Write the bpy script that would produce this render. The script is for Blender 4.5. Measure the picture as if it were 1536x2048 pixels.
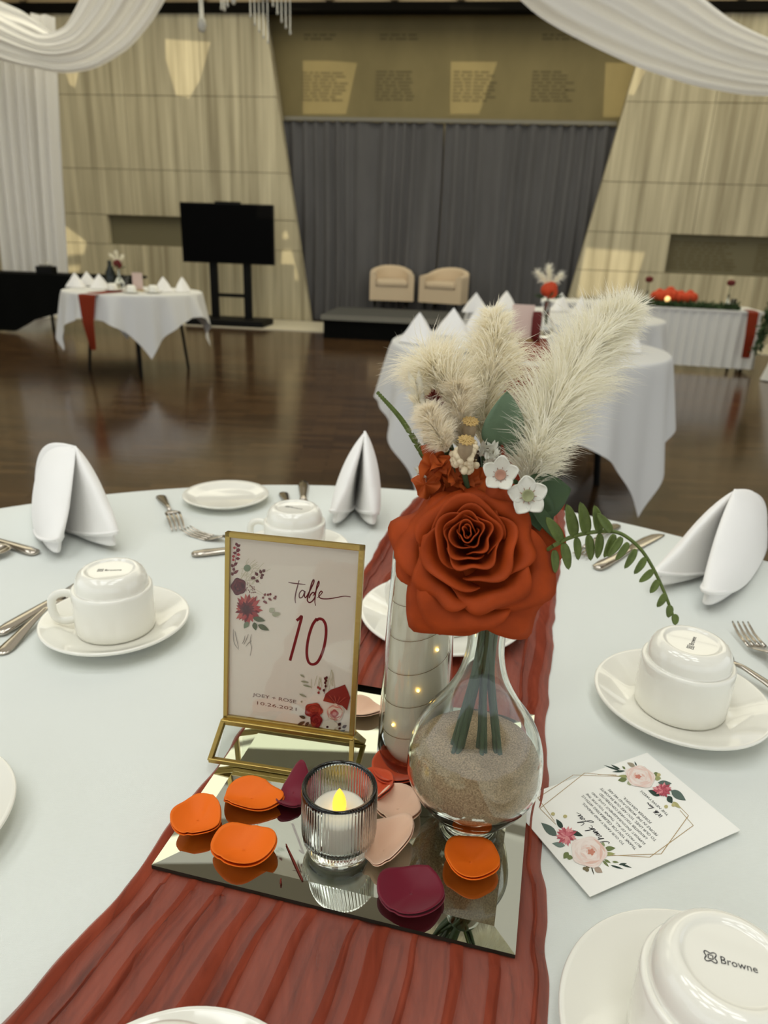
import bpy, math, random
import numpy as np
from mathutils import Vector, Matrix

random.seed(11)
rng = np.random.default_rng(5)
S = bpy.context.scene
COL = S.collection
PI = math.pi
for o in list(bpy.data.objects):
    bpy.data.objects.remove(o)

# ------------------------------------------------------------------ camera
CAM_Z = 1.175                       # lens height over the floor, metres
F_PX = 1420.0                       # focal length for a 1536 x 2048 frame
PITCH = math.atan((1024 - 492) / F_PX)
ROLL = math.radians(2.1)
_f = np.array([0, math.cos(PITCH), -math.sin(PITCH)])
_u = np.array([0, math.sin(PITCH), math.cos(PITCH)])
_x = np.array([1.0, 0, 0])
_cr, _sr = math.cos(ROLL), math.sin(ROLL)
CR, CU, CF = _cr * _x + _sr * _u, -_sr * _x + _cr * _u, _f
CO = np.array([0, 0, CAM_Z])
cam_data = bpy.data.cameras.new('camera')
cam = bpy.data.objects.new('camera', cam_data)
COL.objects.link(cam)
m = Matrix.Identity(4)
for i in range(3):
    m[i][0], m[i][1], m[i][2], m[i][3] = CR[i], CU[i], -CF[i], CO[i]
cam.matrix_world = m
cam_data.sensor_fit = 'VERTICAL'
cam_data.sensor_height = 36.0
cam_data.lens = F_PX / 2048 * 36
cam_data.clip_start = 0.02
cam_data.clip_end = 200
cam_data.dof.use_dof = True
cam_data.dof.focus_distance = 0.52
cam_data.dof.aperture_fstop = 9.0
S.camera = cam

# ------------------------------------------------------------------ world, exposure
w = bpy.data.worlds.new('world')
S.world = w
w.use_nodes = True
w.node_tree.nodes['Background'].inputs[0].default_value = (0.93, 0.97, 1.0, 1)
w.node_tree.nodes['Background'].inputs[1].default_value = 1.15
S.view_settings.view_transform = 'Standard'
S.view_settings.look = 'None'
S.view_settings.exposure = 0.0
S.view_settings.gamma = 1.0
S.view_settings.use_curve_mapping = False
S.cycles.use_denoising = True
S.cycles.max_bounces = 12
S.cycles.transmission_bounces = 12
S.cycles.transparent_max_bounces = 16
S.cycles.caustics_reflective = True
S.cycles.caustics_refractive = True
S.cycles.sample_clamp_indirect = 6.0

CEIL = 4.9                          # ceiling height


def area(name, loc, sx, sy, watts, col, rot=(0, 0, 0)):
    d = bpy.data.lights.new(name, 'AREA')
    d.shape = 'RECTANGLE'
    d.size, d.size_y = sx, sy
    d.energy = watts
    d.color = col
    o = bpy.data.objects.new(name, d)
    COL.objects.link(o)
    o.location = loc
    o.rotation_euler = rot
    return o


# daylight coming down through the hall's diffusing roof lights, plus one added fill
for _i in range(3):
    for _j in range(3):
        area('skylight_and_fill', (-2.9 + 1.7 * _i, -1.7 + 1.5 * _j, CEIL - .06), 1.05, .95, 16.5, (.97, 1.0, .98))
area('skylight_and_fill', (0.0, 3.7, CEIL - .06), 8.0, 2.6, 30, (1.0, .98, .90))  # added dim panel: lightens the ceiling's reflection in the table mirror
area('skylight_and_fill', (-.4, 8.0, CEIL - .06), 14.0, 5.0, 360, (1.0, .95, .74))

# the low sun that reaches the far wall through ceiling holes shaped to its patches
sun_d = bpy.data.lights.new('sun', 'SUN')
sun_d.energy = 2.2
sun_d.angle = math.radians(0.5)
sun_d.color = (1.0, .87, .58)
sun = bpy.data.objects.new('sun', sun_d)
COL.objects.link(sun)
SUN_DIR = np.array([0.12, 0.76, -0.64])
SUN_DIR /= np.linalg.norm(SUN_DIR)
sun.rotation_euler = Vector(SUN_DIR).to_track_quat('-Z', 'Y').to_euler()


# ------------------------------------------------------------------ measuring: real points on known planes
def ray(px, py):
    return ((px - 768) * CR + (1024 - py) * CU) / F_PX + CF


def on(px, py, z=.75):
    d = ray(px, py)
    return CO + d * ((z - CAM_Z) / d[2])


def at(px, py, Y):
    d = ray(px, py)
    return CO + d * (Y / d[1])


def hit(px, py, P, n):
    d = ray(px, py)
    return CO + d * (np.dot(n, np.asarray(P) - CO) / np.dot(n, d))


def lin(c):
    return tuple(((v / 255) / 12.92 if v / 255 <= .04045 else ((v / 255 + .055) / 1.055) ** 2.4) for v in c[:3])


def nrm(v):
    v = np.asarray(v, float)
    return v / (np.linalg.norm(v) + 1e-12)


# ------------------------------------------------------------------ materials
def M(name, rgb, rough=.5, metal=0, spec=.5, trans=0, ior=1.45, sheen=0, alpha=1, sss=0,
      emit=None, es=0, var=None, bump=None, weave=None, coat=0, rgb2=None, transl=0):
    mt = bpy.data.materials.new(name)
    mt.use_nodes = True
    nt = mt.node_tree
    b = nt.nodes['Principled BSDF']
    c = lin(rgb)
    b.inputs['Base Color'].default_value = (*c, 1)
    b.inputs['Roughness'].default_value = rough
    b.inputs['Metallic'].default_value = metal
    b.inputs['Specular IOR Level'].default_value = spec
    b.inputs['Transmission Weight'].default_value = trans
    b.inputs['IOR'].default_value = ior
    b.inputs['Sheen Weight'].default_value = sheen
    b.inputs['Alpha'].default_value = alpha
    b.inputs['Coat Weight'].default_value = coat
    if sss:
        b.inputs['Subsurface Weight'].default_value = sss
        b.inputs['Subsurface Radius'].default_value = (.01, .008, .006)
        b.inputs['Subsurface Scale'].default_value = .5
    if emit:
        b.inputs['Emission Color'].default_value = (*lin(emit), 1)
        b.inputs['Emission Strength'].default_value = es
    L = nt.links
    tc = None

    def coords(stretch):
        nonlocal tc
        if tc is None:
            tc = nt.nodes.new('ShaderNodeTexCoord')
        mp = nt.nodes.new('ShaderNodeMapping')
        mp.inputs['Scale'].default_value = stretch
        L.new(tc.outputs['Object'], mp.inputs['Vector'])
        return mp.outputs['Vector']

    if var:
        sc, amt, st = var[:3]
        det = var[3] if len(var) > 3 else 4
        n = nt.nodes.new('ShaderNodeTexNoise')
        n.inputs['Scale'].default_value = sc
        n.inputs['Detail'].default_value = det
        n.inputs['Roughness'].default_value = .6
        L.new(coords(st), n.inputs['Vector'])
        r = nt.nodes.new('ShaderNodeValToRGB')
        r.color_ramp.elements[0].position = .32
        r.color_ramp.elements[1].position = .68
        a = c if rgb2 is None else lin(rgb2)
        r.color_ramp.elements[0].color = (*[v * (1 - amt) for v in a], 1)
        r.color_ramp.elements[1].color = (*[min(1, v * (1 + amt)) for v in c], 1)
        L.new(n.outputs['Fac'], r.inputs['Fac'])
        L.new(r.outputs['Color'], b.inputs['Base Color'])
    nrmout = None
    if bump:
        sc, strg, st = bump
        n = nt.nodes.new('ShaderNodeTexNoise')
        n.inputs['Scale'].default_value = sc
        n.inputs['Detail'].default_value = 5
        L.new(coords(st), n.inputs['Vector'])
        bp = nt.nodes.new('ShaderNodeBump')
        bp.inputs['Strength'].default_value = strg
        bp.inputs['Distance'].default_value = .002
        L.new(n.outputs['Fac'], bp.inputs['Height'])
        nrmout = bp.outputs['Normal']
    if weave:
        sc, strg = weave
        wv = []
        for ax in ('X', 'Y'):
            t = nt.nodes.new('ShaderNodeTexWave')
            t.bands_direction = ax
            t.inputs['Scale'].default_value = sc
            t.inputs['Distortion'].default_value = .6
            t.inputs['Detail'].default_value = 1
            L.new(coords((1, 1, 1)), t.inputs['Vector'])
            wv.append(t)
        ad = nt.nodes.new('ShaderNodeMath')
        ad.operation = 'ADD'
        L.new(wv[0].outputs['Fac'], ad.inputs[0])
        L.new(wv[1].outputs['Fac'], ad.inputs[1])
        bp = nt.nodes.new('ShaderNodeBump')
        bp.inputs['Strength'].default_value = strg
        bp.inputs['Distance'].default_value = .0004
        L.new(ad.outputs[0], bp.inputs['Height'])
        if nrmout:
            L.new(nrmout, bp.inputs['Normal'])
        nrmout = bp.outputs['Normal']
    if nrmout:
        L.new(nrmout, b.inputs['Normal'])
    if transl:
        out = nt.nodes['Material Output']
        tb = nt.nodes.new('ShaderNodeBsdfTranslucent')
        tb.inputs['Color'].default_value = (*c, 1)
        mx = nt.nodes.new('ShaderNodeMixShader')
        mx.inputs[0].default_value = transl
        L.new(b.outputs[0], mx.inputs[1])
        L.new(tb.outputs[0], mx.inputs[2])
        L.new(mx.outputs[0], out.inputs['Surface'])
    return mt


MT = {}
RUN_ROT = .22                       # the gathers of the runner lie a little askew
MT['cloth'] = M('white_tablecloth', (226, 230, 225), .85, spec=.2, sheen=.1, weave=(420, .25), bump=(30, .12, (1, 1, 1)))
MT['far_cloth'] = M('white_far_cloth', (222, 222, 219), .85, spec=.2)
MT['napkin'] = M('white_napkin', (248, 246, 242), .85, spec=.2, weave=(500, .2))
MT['runner'] = M('rust_gauze', (164, 74, 50), .9, spec=.1, alpha=.74, var=(20, .06, (3.2, .6, 1), 3), weave=(620, .5), rgb2=(146, 62, 40), bump=(110, .8, (1.6, .5, 1)))
for _n in MT['runner'].node_tree.nodes:
    if _n.type == 'TEX_NOISE':
        _n.inputs['Distortion'].default_value = .9
    if _n.type == 'MAPPING':
        _n.inputs['Rotation'].default_value = (0, 0, RUN_ROT)
MT['rust'] = M('rust_cloth', (126, 48, 28), .85, spec=.1)
MT['china'] = M('white_china', (240, 238, 227), .07, spec=.6, coat=.4)
MT['steel'] = M('cutlery_steel', (186, 178, 166), .16, metal=1)
MT['gold'] = M('brushed_gold', (176, 152, 88), .34, metal=1, bump=(300, .1, (1, 1, 1)))
MT['mirror'] = M('mirror_silver', (198, 202, 191), .004, metal=1)
MT['mirror_edge'] = M('mirror_edge', (30, 38, 32), .3)
MT['glass'] = M('clear_glass', (250, 253, 251), .0, trans=1, ior=1.47)
MT['green_glass'] = M('pale_green_glass', (245, 251, 248), .0, trans=1, ior=1.47)


def thin_pane(name, rgb):
    """a thin clear sheet: lets light straight through and reflects by angle"""
    mt = bpy.data.materials.new(name)
    mt.use_nodes = True
    nt = mt.node_tree
    nt.nodes.remove(nt.nodes['Principled BSDF'])
    tr = nt.nodes.new('ShaderNodeBsdfTransparent')
    tr.inputs['Color'].default_value = (*lin(rgb), 1)
    gl = nt.nodes.new('ShaderNodeBsdfGlossy')
    gl.inputs['Roughness'].default_value = .02
    lw = nt.nodes.new('ShaderNodeLayerWeight')
    lw.inputs['Blend'].default_value = .5
    pw = nt.nodes.new('ShaderNodeMath')
    pw.operation = 'POWER'
    pw.inputs[1].default_value = 5
    fr = nt.nodes.new('ShaderNodeMath')
    fr.operation = 'MULTIPLY_ADD'
    fr.inputs[1].default_value = .94
    fr.inputs[2].default_value = .045
    nt.links.new(lw.outputs['Facing'], pw.inputs[0])
    nt.links.new(pw.outputs[0], fr.inputs[0])
    mx = nt.nodes.new('ShaderNodeMixShader')
    nt.links.new(fr.outputs[0], mx.inputs[0])
    nt.links.new(tr.outputs[0], mx.inputs[1])
    nt.links.new(gl.outputs[0], mx.inputs[2])
    nt.links.new(mx.outputs[0], nt.nodes['Material Output'].inputs['Surface'])
    return mt


MT['acrylic'] = thin_pane('clear_acrylic', (250, 252, 250))
MT['wax'] = M('ivory_wax', (244, 232, 206), .55)
MT['tealight'] = M('tealight_white', (236, 230, 214), .5, sss=.2)
MT['flame'] = M('flame_bulb', (255, 206, 60), .4, emit=(255, 205, 70), es=1.1)
MT['led'] = M('led_bulb', (255, 220, 120), .3, emit=(255, 214, 110), es=6)
MT['wire'] = M('copper_wire', (150, 126, 92), .4, metal=.8)
MT['sand'] = M('brown_sand', (216, 184, 148), .95, spec=.1, var=(900, .16, (1, 1, 1), 2), bump=(900, .25, (1, 1, 1)), rgb2=(178, 146, 114))
MT['paper'] = M('card_paper', (247, 247, 241), .7, spec=.2)
MT['sign_paper'] = M('sign_paper', (228, 211, 199), .75, spec=.2)
MT['ink'] = M('black_ink', (34, 34, 40), .7)
MT['maroon_ink'] = M('maroon_ink', (112, 30, 34), .7)
MT['brown_ink'] = M('brown_ink', (110, 70, 64), .7)
MT['orange_petal'] = M('orange_satin', (236, 112, 24), .55, spec=.25)
MT['rust_petal'] = M('deep_orange_satin', (205, 78, 34), .55, spec=.3, sheen=.3)
MT['wine_petal'] = M('burgundy_satin', (112, 14, 38), .5, spec=.3, sheen=.2)
MT['peach_petal'] = M('peach_satin', (246, 206, 176), .55, spec=.3, sheen=.3)
MT['rose'] = M('rust_rose_silk', (158, 62, 18), .65, spec=.2, var=(60, .14, (1, 1, 1)), transl=.08)
MT['hydrangea'] = M('orange_hydrangea', (180, 84, 34), .6, spec=.25, transl=.15)
MT['pampas'] = M('pampas_cream', (254, 251, 238), .8, spec=.1, transl=.5)
MT['pampas_white'] = M('pampas_white', (255, 250, 234), .8, spec=.1, transl=.5)
MT['bunny'] = M('bunny_tail_cream', (252, 245, 228), .8, spec=.1, transl=.5)
MT['straw'] = M('dry_straw', (196, 184, 140), .8)
MT['stem'] = M('green_stem', (58, 72, 44), .6)
MT['dark_stem'] = M('dark_green_stem', (66, 84, 52), .55)
MT['fern'] = M('fern_green', (96, 112, 52), .55, var=(200, .2, (1, 1, 1)), transl=.1)
MT['euca'] = M('eucalyptus_green', (104, 128, 100), .6, var=(60, .15, (1, 1, 1)))
MT['dark_leaf'] = M('dark_leaf', (62, 84, 50), .55)
MT['waxflower'] = M('white_waxflower', (228, 226, 212), .4, sss=.1, transl=.15)
MT['flower_green'] = M('flower_green', (150, 152, 112), .6)
MT['flower_pink'] = M('flower_pink', (176, 132, 110), .6)
MT['pod'] = M('poppy_pod', (150, 132, 104), .7, var=(120, .2, (1, 1, 1)))
MT['pod_crown'] = M('poppy_crown', (190, 160, 100), .6)
MT['berry'] = M('tan_berry', (222, 206, 172), .6)
MT['red_head'] = M('dried_red', (112, 36, 20), .8)
MT['black'] = M('black_metal', (10, 10, 9), .6, spec=.2)
MT['black_cloth'] = M('black_cloth', (10, 11, 10), .9, spec=.1)
MT['screen'] = M('black_screen', (4, 4, 4), .5, spec=.05)
MT['stage_top'] = M('stage_carpet', (74, 74, 72), .9)
MT['stage_trim'] = M('stage_edge', (124, 122, 112), .5)
MT['chair'] = M('beige_upholstery', (206, 186, 158), .8, spec=.2, sheen=.2)
MT['curtain'] = M('grey_curtain', (92, 91, 93), .85, spec=.15, var=(3, .12, (1, 1, .2)))
MT['rail'] = M('grey_rail', (120, 116, 104), .5)
MT['drape'] = M('white_voile', (244, 243, 241), .8, spec=.15, transl=.3)
MT['stone'] = M('travertine', (196, 187, 160), .7, spec=.2, var=(3.0, .14, (3.0, 3.0, .09), 8), rgb2=(158, 148, 122))
MT['olive_stone'] = M('olive_stone', (132, 120, 84), .7, spec=.2, var=(1.6, .1, (1, 1, .5)))
MT['engraving'] = M('engraved_lettering', (102, 92, 62), .8)
MT['niche'] = M('niche_stone', (112, 106, 82), .8)
MT['coffer'] = M('brown_ceiling', (168, 146, 108), .4, var=(.7, .3, (1, 1, 1)))
MT['ceiling'] = M('plaster_ceiling', (218, 210, 190), .8)
MT['shadow_gap_beam'] = M('shadow_gap_beam', (16, 14, 10), .9, spec=.1)
MT['stone_trim'] = M('pale_stone_border', (214, 206, 184), .5)
MT['garland'] = M('garland_green', (52, 74, 40), .8)
MT['pumpkin'] = M('orange_rose', (196, 66, 26), .7)
MT['dark_red'] = M('dark_red_rose', (96, 22, 18), .7)
MT['crystal'] = M('crystal', (206, 203, 190), .2, spec=.6, trans=.2, ior=1.5)
MT['warm_bulb'] = M('warm_candle', (255, 214, 150), .4, emit=(255, 206, 130), es=1.5)
MT['pink_card'] = M('pink_card', (214, 190, 178), .7)
MT['dark_glass'] = M('dark_bottle', (16, 24, 18), .2)


# parquet floor: glossy dark strips
def parquet():
    mt = bpy.data.materials.new('dark_parquet')
    mt.use_nodes = True
    nt = mt.node_tree
    b = nt.nodes['Principled BSDF']
    tc = nt.nodes.new('ShaderNodeTexCoord')
    br = nt.nodes.new('ShaderNodeTexBrick')
    br.inputs['Scale'].default_value = 1.0
    br.inputs['Brick Width'].default_value = .34
    br.inputs['Row Height'].default_value = .07
    br.inputs['Mortar Size'].default_value = .0022
    br.inputs['Color1'].default_value = (*lin((92, 68, 44)), 1)
    br.inputs['Color2'].default_value = (*lin((66, 47, 31)), 1)
    br.inputs['Mortar'].default_value = (*lin((24, 16, 10)), 1)
    nt.links.new(tc.outputs['Object'], br.inputs['Vector'])
    nt.links.new(br.outputs['Color'], b.inputs['Base Color'])
    bp = nt.nodes.new('ShaderNodeBump')
    bp.inputs['Strength'].default_value = .25
    bp.inputs['Distance'].default_value = .003
    n = nt.nodes.new('ShaderNodeTexNoise')
    n.inputs['Scale'].default_value = 5
    mp = nt.nodes.new('ShaderNodeMapping')
    mp.inputs['Scale'].default_value = (1.2, 5, 1)
    nt.links.new(tc.outputs['Object'], mp.inputs['Vector'])
    nt.links.new(mp.outputs['Vector'], n.inputs['Vector'])
    nt.links.new(n.outputs['Fac'], bp.inputs['Height'])
    nt.links.new(bp.outputs['Normal'], b.inputs['Normal'])
    b.inputs['Roughness'].default_value = .15
    b.inputs['Specular IOR Level'].default_value = .75
    return mt


MT['parquet'] = parquet()


# ------------------------------------------------------------------ mesh builder
class MB:
    def __init__(self):
        self.v, self.f, self.mi, self.mats = [], [], [], []
        self.n = 0

    def slot(self, mat):
        if mat not in self.mats:
            self.mats.append(mat)
        return self.mats.index(mat)

    def add(self, V, Fc, mat=None):
        k = self.slot(mat) if mat else 0
        self.v.append(np.asarray(V, float).reshape(-1, 3))
        o = self.n
        self.f.extend([tuple(i + o for i in f) for f in Fc])
        self.mi.extend([k] * len(Fc))
        self.n += len(self.v[-1])
        return self

    def grid(self, P, wrap_u=False, wrap_v=False, mat=None):
        P = np.asarray(P, float)
        a, b = P.shape[:2]
        Fc = []
        for i in range(a if wrap_u else a - 1):
            for j in range(b if wrap_v else b - 1):
                i2, j2 = (i + 1) % a, (j + 1) % b
                Fc.append((i * b + j, i2 * b + j, i2 * b + j2, i * b + j2))
        return self.add(P.reshape(-1, 3), Fc, mat)

    def lathe(self, prof, n=48, c=(0, 0, 0), mat=None, ripple=None):
        prof = np.asarray(prof, float)
        th = np.linspace(0, 2 * PI, n, endpoint=False)
        P = np.zeros((n, len(prof), 3))
        for i, t in enumerate(th):
            r = prof[:, 0]
            if ripple is not None:
                r = r + ripple(t, prof)
            P[i, :, 0], P[i, :, 1], P[i, :, 2] = r * math.cos(t), r * math.sin(t), prof[:, 1]
        return self.grid(P + np.asarray(c), wrap_u=True, mat=mat)

    def tube(self, pts, r, n=8, cap=True, mat=None, flat=1.0, up=None):
        pts = np.asarray(pts, float)
        k = len(pts)
        r = np.broadcast_to(np.asarray(r, float), (k,))
        T = np.gradient(pts, axis=0)
        T /= np.linalg.norm(T, axis=1)[:, None] + 1e-12
        ref = np.array([0, 0, 1.0]) if up is None else np.asarray(up, float)
        if abs(np.dot(T[0], ref)) > .9:
            ref = np.array([0, 1.0, 0]) if abs(T[0][1]) < .9 else np.array([1.0, 0, 0])
        N = ref - T[0] * np.dot(ref, T[0])
        N /= np.linalg.norm(N)
        P = np.zeros((k, n, 3))
        th = np.linspace(0, 2 * PI, n, endpoint=False)
        for i in range(k):
            N = N - T[i] * np.dot(N, T[i])
            N /= np.linalg.norm(N) + 1e-12
            B = np.cross(T[i], N)
            P[i] = pts[i] + r[i] * (np.cos(th)[:, None] * N * flat + np.sin(th)[:, None] * B)
        o = self.n
        self.grid(P, wrap_v=True, mat=mat)
        if cap:
            kk = self.slot(mat) if mat else 0
            self.f.append(tuple(o + j for j in range(n))[::-1])
            self.f.append(tuple(o + (k - 1) * n + j for j in range(n)))
            self.mi += [kk, kk]
        return self

    def box(self, c, s, rz=0, R=None, mat=None):
        c = np.asarray(c, float)
        V = np.array([(x, y, z) for z in (-.5, .5) for y in (-.5, .5) for x in (-.5, .5)]) * np.asarray(s, float)
        if R is None:
            R = np.array([[math.cos(rz), -math.sin(rz), 0], [math.sin(rz), math.cos(rz), 0], [0, 0, 1]])
        V = V @ np.asarray(R).T + c
        return self.add(V, [(0, 2, 3, 1), (4, 5, 7, 6), (0, 1, 5, 4), (2, 6, 7, 3), (0, 4, 6, 2), (1, 3, 7, 5)], mat)

    def prism(self, poly, ex, ey, o, d, mat=None):
        """polygon (2D) in the frame o, ex, ey extruded along d"""
        k = len(poly)
        A = [np.asarray(o) + p[0] * np.asarray(ex) + p[1] * np.asarray(ey) for p in poly]
        Bv = [a + np.asarray(d) for a in A]
        Fc = [tuple(range(k)), tuple(range(2 * k - 1, k - 1, -1))]
        for i in range(k):
            j = (i + 1) % k
            Fc.append((i, i + k, j + k, j))
        return self.add(A + Bv, Fc, mat)

    def ball(self, c, r, n=10, mat=None, sq=(1, 1, 1)):
        a = np.linspace(0, PI, max(4, n // 2 + 1))
        P = [(r * math.sin(t) + 1e-6, -r * math.cos(t)) for t in a]
        th = np.linspace(0, 2 * PI, n, endpoint=False)
        G = np.array([[(p[0] * math.cos(t) * sq[0] + c[0], p[0] * math.sin(t) * sq[1] + c[1], p[1] * sq[2] + c[2]) for p in P] for t in th])
        return self.grid(G, wrap_u=True, mat=mat)

    def build(self, name, mat=None, parent=None, smooth=True, loc=None, world=True, solid=0, sub=0, bevel=0, off=-1):
        V = np.concatenate(self.v) if self.v else np.zeros((0, 3))
        base = np.zeros(3)
        if parent is not None and world:
            base = ROOTS.get(parent.name, np.zeros(3))
        elif loc is not None:
            base = np.asarray(loc, float)
        V = V - base
        me = bpy.data.meshes.new(name)
        me.from_pydata(V.tolist(), [], self.f)
        if self.mats:
            for q in self.mats:
                me.materials.append(q)
            me.polygons.foreach_set('material_index', np.array(self.mi, dtype=np.int32))
        elif mat:
            me.materials.append(mat)
        if smooth:
            me.polygons.foreach_set('use_smooth', np.ones(len(me.polygons), dtype=bool))
        me.update()
        o = bpy.data.objects.new(name, me)
        COL.objects.link(o)
        if parent is not None:
            o.parent = parent
            ROOTS[o.name] = base
        elif loc is not None:
            o.location = base
        if solid:
            q = o.modifiers.new('solid', 'SOLIDIFY')
            q.thickness = solid
            q.offset = off
        if bevel:
            q = o.modifiers.new('bevel', 'BEVEL')
            q.width = bevel
            q.segments = 2
            q.limit_method = 'ANGLE'
        if sub:
            q = o.modifiers.new('sub', 'SUBSURF')
            q.levels = q.render_levels = sub
        return o


ROOTS = {}


def tag(o, label=None, cat=None, group=None, kind=None):
    if label:
        o['label'] = label
    if cat:
        o['category'] = cat
    if group:
        o['group'] = group
    if kind:
        o['kind'] = kind
    return o


def thing(name, label, cat, loc=(0, 0, 0), rz=0, group=None):
    o = bpy.data.objects.new(name, None)
    o.empty_display_size = .05
    COL.objects.link(o)
    o.location = loc
    o.rotation_euler = (0, 0, rz)
    ROOTS[o.name] = np.asarray(loc, float)
    return tag(o, label, cat, group)


def dup(root, loc, rz=0, label=None, group=None):
    r = root.copy()
    COL.objects.link(r)
    r.location = loc
    r.rotation_euler = (0, 0, rz)
    if label:
        r['label'] = label
    if group:
        r['group'] = group
    for ch in list(root.children):
        c = ch.copy()
        COL.objects.link(c)
        c.parent = r
        for g in ch.children:
            d = g.copy()
            COL.objects.link(d)
            d.parent = c
    return r


def smooth_path(pts, n=24):
    """Catmull-Rom through the points"""
    P = np.asarray(pts, float)
    P = np.vstack([2 * P[0] - P[1], P, 2 * P[-1] - P[-2]])
    out = []
    segs = len(P) - 3
    for s in np.linspace(0, segs, n):
        i = min(int(s), segs - 1)
        t = s - i
        a, b, c, d = P[i:i + 4]
        out.append(.5 * ((2 * b) + (-a + c) * t + (2 * a - 5 * b + 4 * c - d) * t * t + (-a + 3 * b - 3 * c + d) * t ** 3))
    return np.array(out)


def vnoise(x, seed=0):
    """smooth 1-D value noise"""
    r = np.random.default_rng(seed).uniform(-1, 1, 512)
    x = np.asarray(x, float)
    i = np.floor(x).astype(int)
    t = x - i
    t = t * t * (3 - 2 * t)
    return r[i % 512] * (1 - t) + r[(i + 1) % 512] * t


# lettering: the built-in typeface turned into flat meshes
_txt = {}


def text_mesh(body):
    if body in _txt:
        return _txt[body]
    cu = bpy.data.curves.new('t', 'FONT')
    cu.body = body
    cu.size = 1
    cu.resolution_u = 2
    o = bpy.data.objects.new('t', cu)
    COL.objects.link(o)
    dg = bpy.context.evaluated_depsgraph_get()
    me = bpy.data.meshes.new_from_object(o.evaluated_get(dg))
    V = np.array([v.co[:] for v in me.vertices]).reshape(-1, 3)
    Fc = [tuple(p.vertices) for p in me.polygons]
    bpy.data.objects.remove(o)
    bpy.data.meshes.remove(me)
    bpy.data.curves.remove(cu)
    V[:, :2] -= V[:, :2].min(0)
    _txt[body] = (V, Fc)
    return _txt[body]


def put_text(mb, body, o, ex, ey, width, height, mat=None, slant=0):
    """o = lower left corner, ex/ey unit vectors"""
    V, Fc = text_mesh(body)
    X = V[:, 0] / V[:, 0].max() * width
    Y = V[:, 1] / V[:, 1].max() * height
    X = X + slant * Y
    P = np.asarray(o) + X[:, None] * np.asarray(ex) + Y[:, None] * np.asarray(ey)
    mb.add(P, Fc, mat)


def stroke(mb, pts, wd, nvec, mat=None, n=None, taper=True):
    """flat pen stroke through 3-D points lying in a plane with normal nvec"""
    P = smooth_path(pts, n or max(6, len(pts) * 6))
    T = np.gradient(P, axis=0)
    T /= np.linalg.norm(T, axis=1)[:, None] + 1e-12
    N = np.cross(np.asarray(nvec), T)
    t = np.linspace(0, 1, len(P))
    wv = wd * (.55 + .45 * np.sin(PI * t) if taper else np.ones_like(t))
    G = np.stack([P - N * wv[:, None] / 2, P + N * wv[:, None] / 2], 1)
    mb.grid(G, mat=mat)


text_cache_words = ['JOEY + ROSE', '10.26.2021', 'Browne']


# ================================================================== THE SETTING
for wd in text_cache_words:
    text_mesh(wd)

# floor
mb = MB()
mb.grid([[(x, y, 0) for y in (-8.5, 13.2)] for x in (-9, 9)])
tag(mb.build('floor', MT['parquet'], smooth=False), kind='structure')

# the far wall stands a little askew: its foot runs from (-1.1, 11.6) along WE
WP = np.array([-1.1, 11.6, 0])
WA = math.radians(7)
WE = np.array([math.cos(WA), -math.sin(WA), 0])          # to the right along the wall
WN = np.array([-math.sin(WA), -math.cos(WA), 0])         # out of the wall, into the hall
EZ = np.array([0, 0, 1.0])


def wl(s, z, d=0):
    return WP + WE * s + EZ * z + WN * d


def w2(px, py, d=0):
    q = hit(px, py, WP + WN * d, WN) - WP
    return float(q @ WE), float(q[2])


WTOP = 4.16
SL0, SR0 = w2(620, 637)[0], w2(1128, 600)[0] - .02
eLt, eLb, eRt, eRb = w2(530, 30), w2(621, 637), w2(1283, 95), w2(1135, 600)


def edge_x(e0, e1, z):
    return e0[0] + (e1[0] - e0[0]) * (z - e0[1]) / (e1[1] - e0[1])


WL, WR = -8.5, 9.5
# backing of the wall, set back behind the slabs; the recess between them is deeper
mb = MB()
D_IN = .34
for (x0, x1, z0, z1, d) in ((WL, -.6, 0, WTOP + .8, -.16), (edge_x(eRt, eRb, WTOP) - .6, WR, 0, WTOP + .8, -.16)):
    pass
mb.prism([(WL, -.05), (edge_x(eLt, eLb, 0) - .06, -.05), (edge_x(eLt, eLb, WTOP) - .06, WTOP), (WL, WTOP)], WE, EZ, wl(0, 0, -.14), -WN * .3, MT['stone'])
mb.prism([(edge_x(eRt, eRb, 0) + .06, -.05), (WR, -.05), (WR, WTOP), (edge_x(eRt, eRb, WTOP) + .06, WTOP)], WE, EZ, wl(0, 0, -.14), -WN * .3, MT['stone'])
mb.prism([(-2.6, -.05), (6.0, -.05), (6.0, WTOP + .8), (-2.6, WTOP + .8)], WE, EZ, wl(0, 0, -D_IN - .12), -WN * .1, MT['olive_stone'])
wall = tag(mb.build('wall_back', smooth=False), kind='structure')


def clip(poly, a, b):
    """keep the side of the 2-D line a->b that lies to its left"""
    out = []
    sd = lambda p: (b[0] - a[0]) * (p[1] - a[1]) - (b[1] - a[1]) * (p[0] - a[0])
    for i in range(len(poly)):
        p, q = poly[i - 1], poly[i]
        sp, sq = sd(p), sd(q)
        if (sp >= 0) != (sq >= 0):
            t = sp / (sp - sq)
            out.append((p[0] + (q[0] - p[0]) * t, p[1] + (q[1] - p[1]) * t))
        if sq >= 0:
            out.append(q)
    return out


nL0, nL1 = w2(213, 429), w2(357, 493)
nR0, nR1 = w2(1342, 468), w2(1335, 546)
rowz = sorted([0, w2(230, 190)[1], w2(230, 338)[1], WTOP, nL0[1], nL1[1]])
GAP = .004


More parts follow.
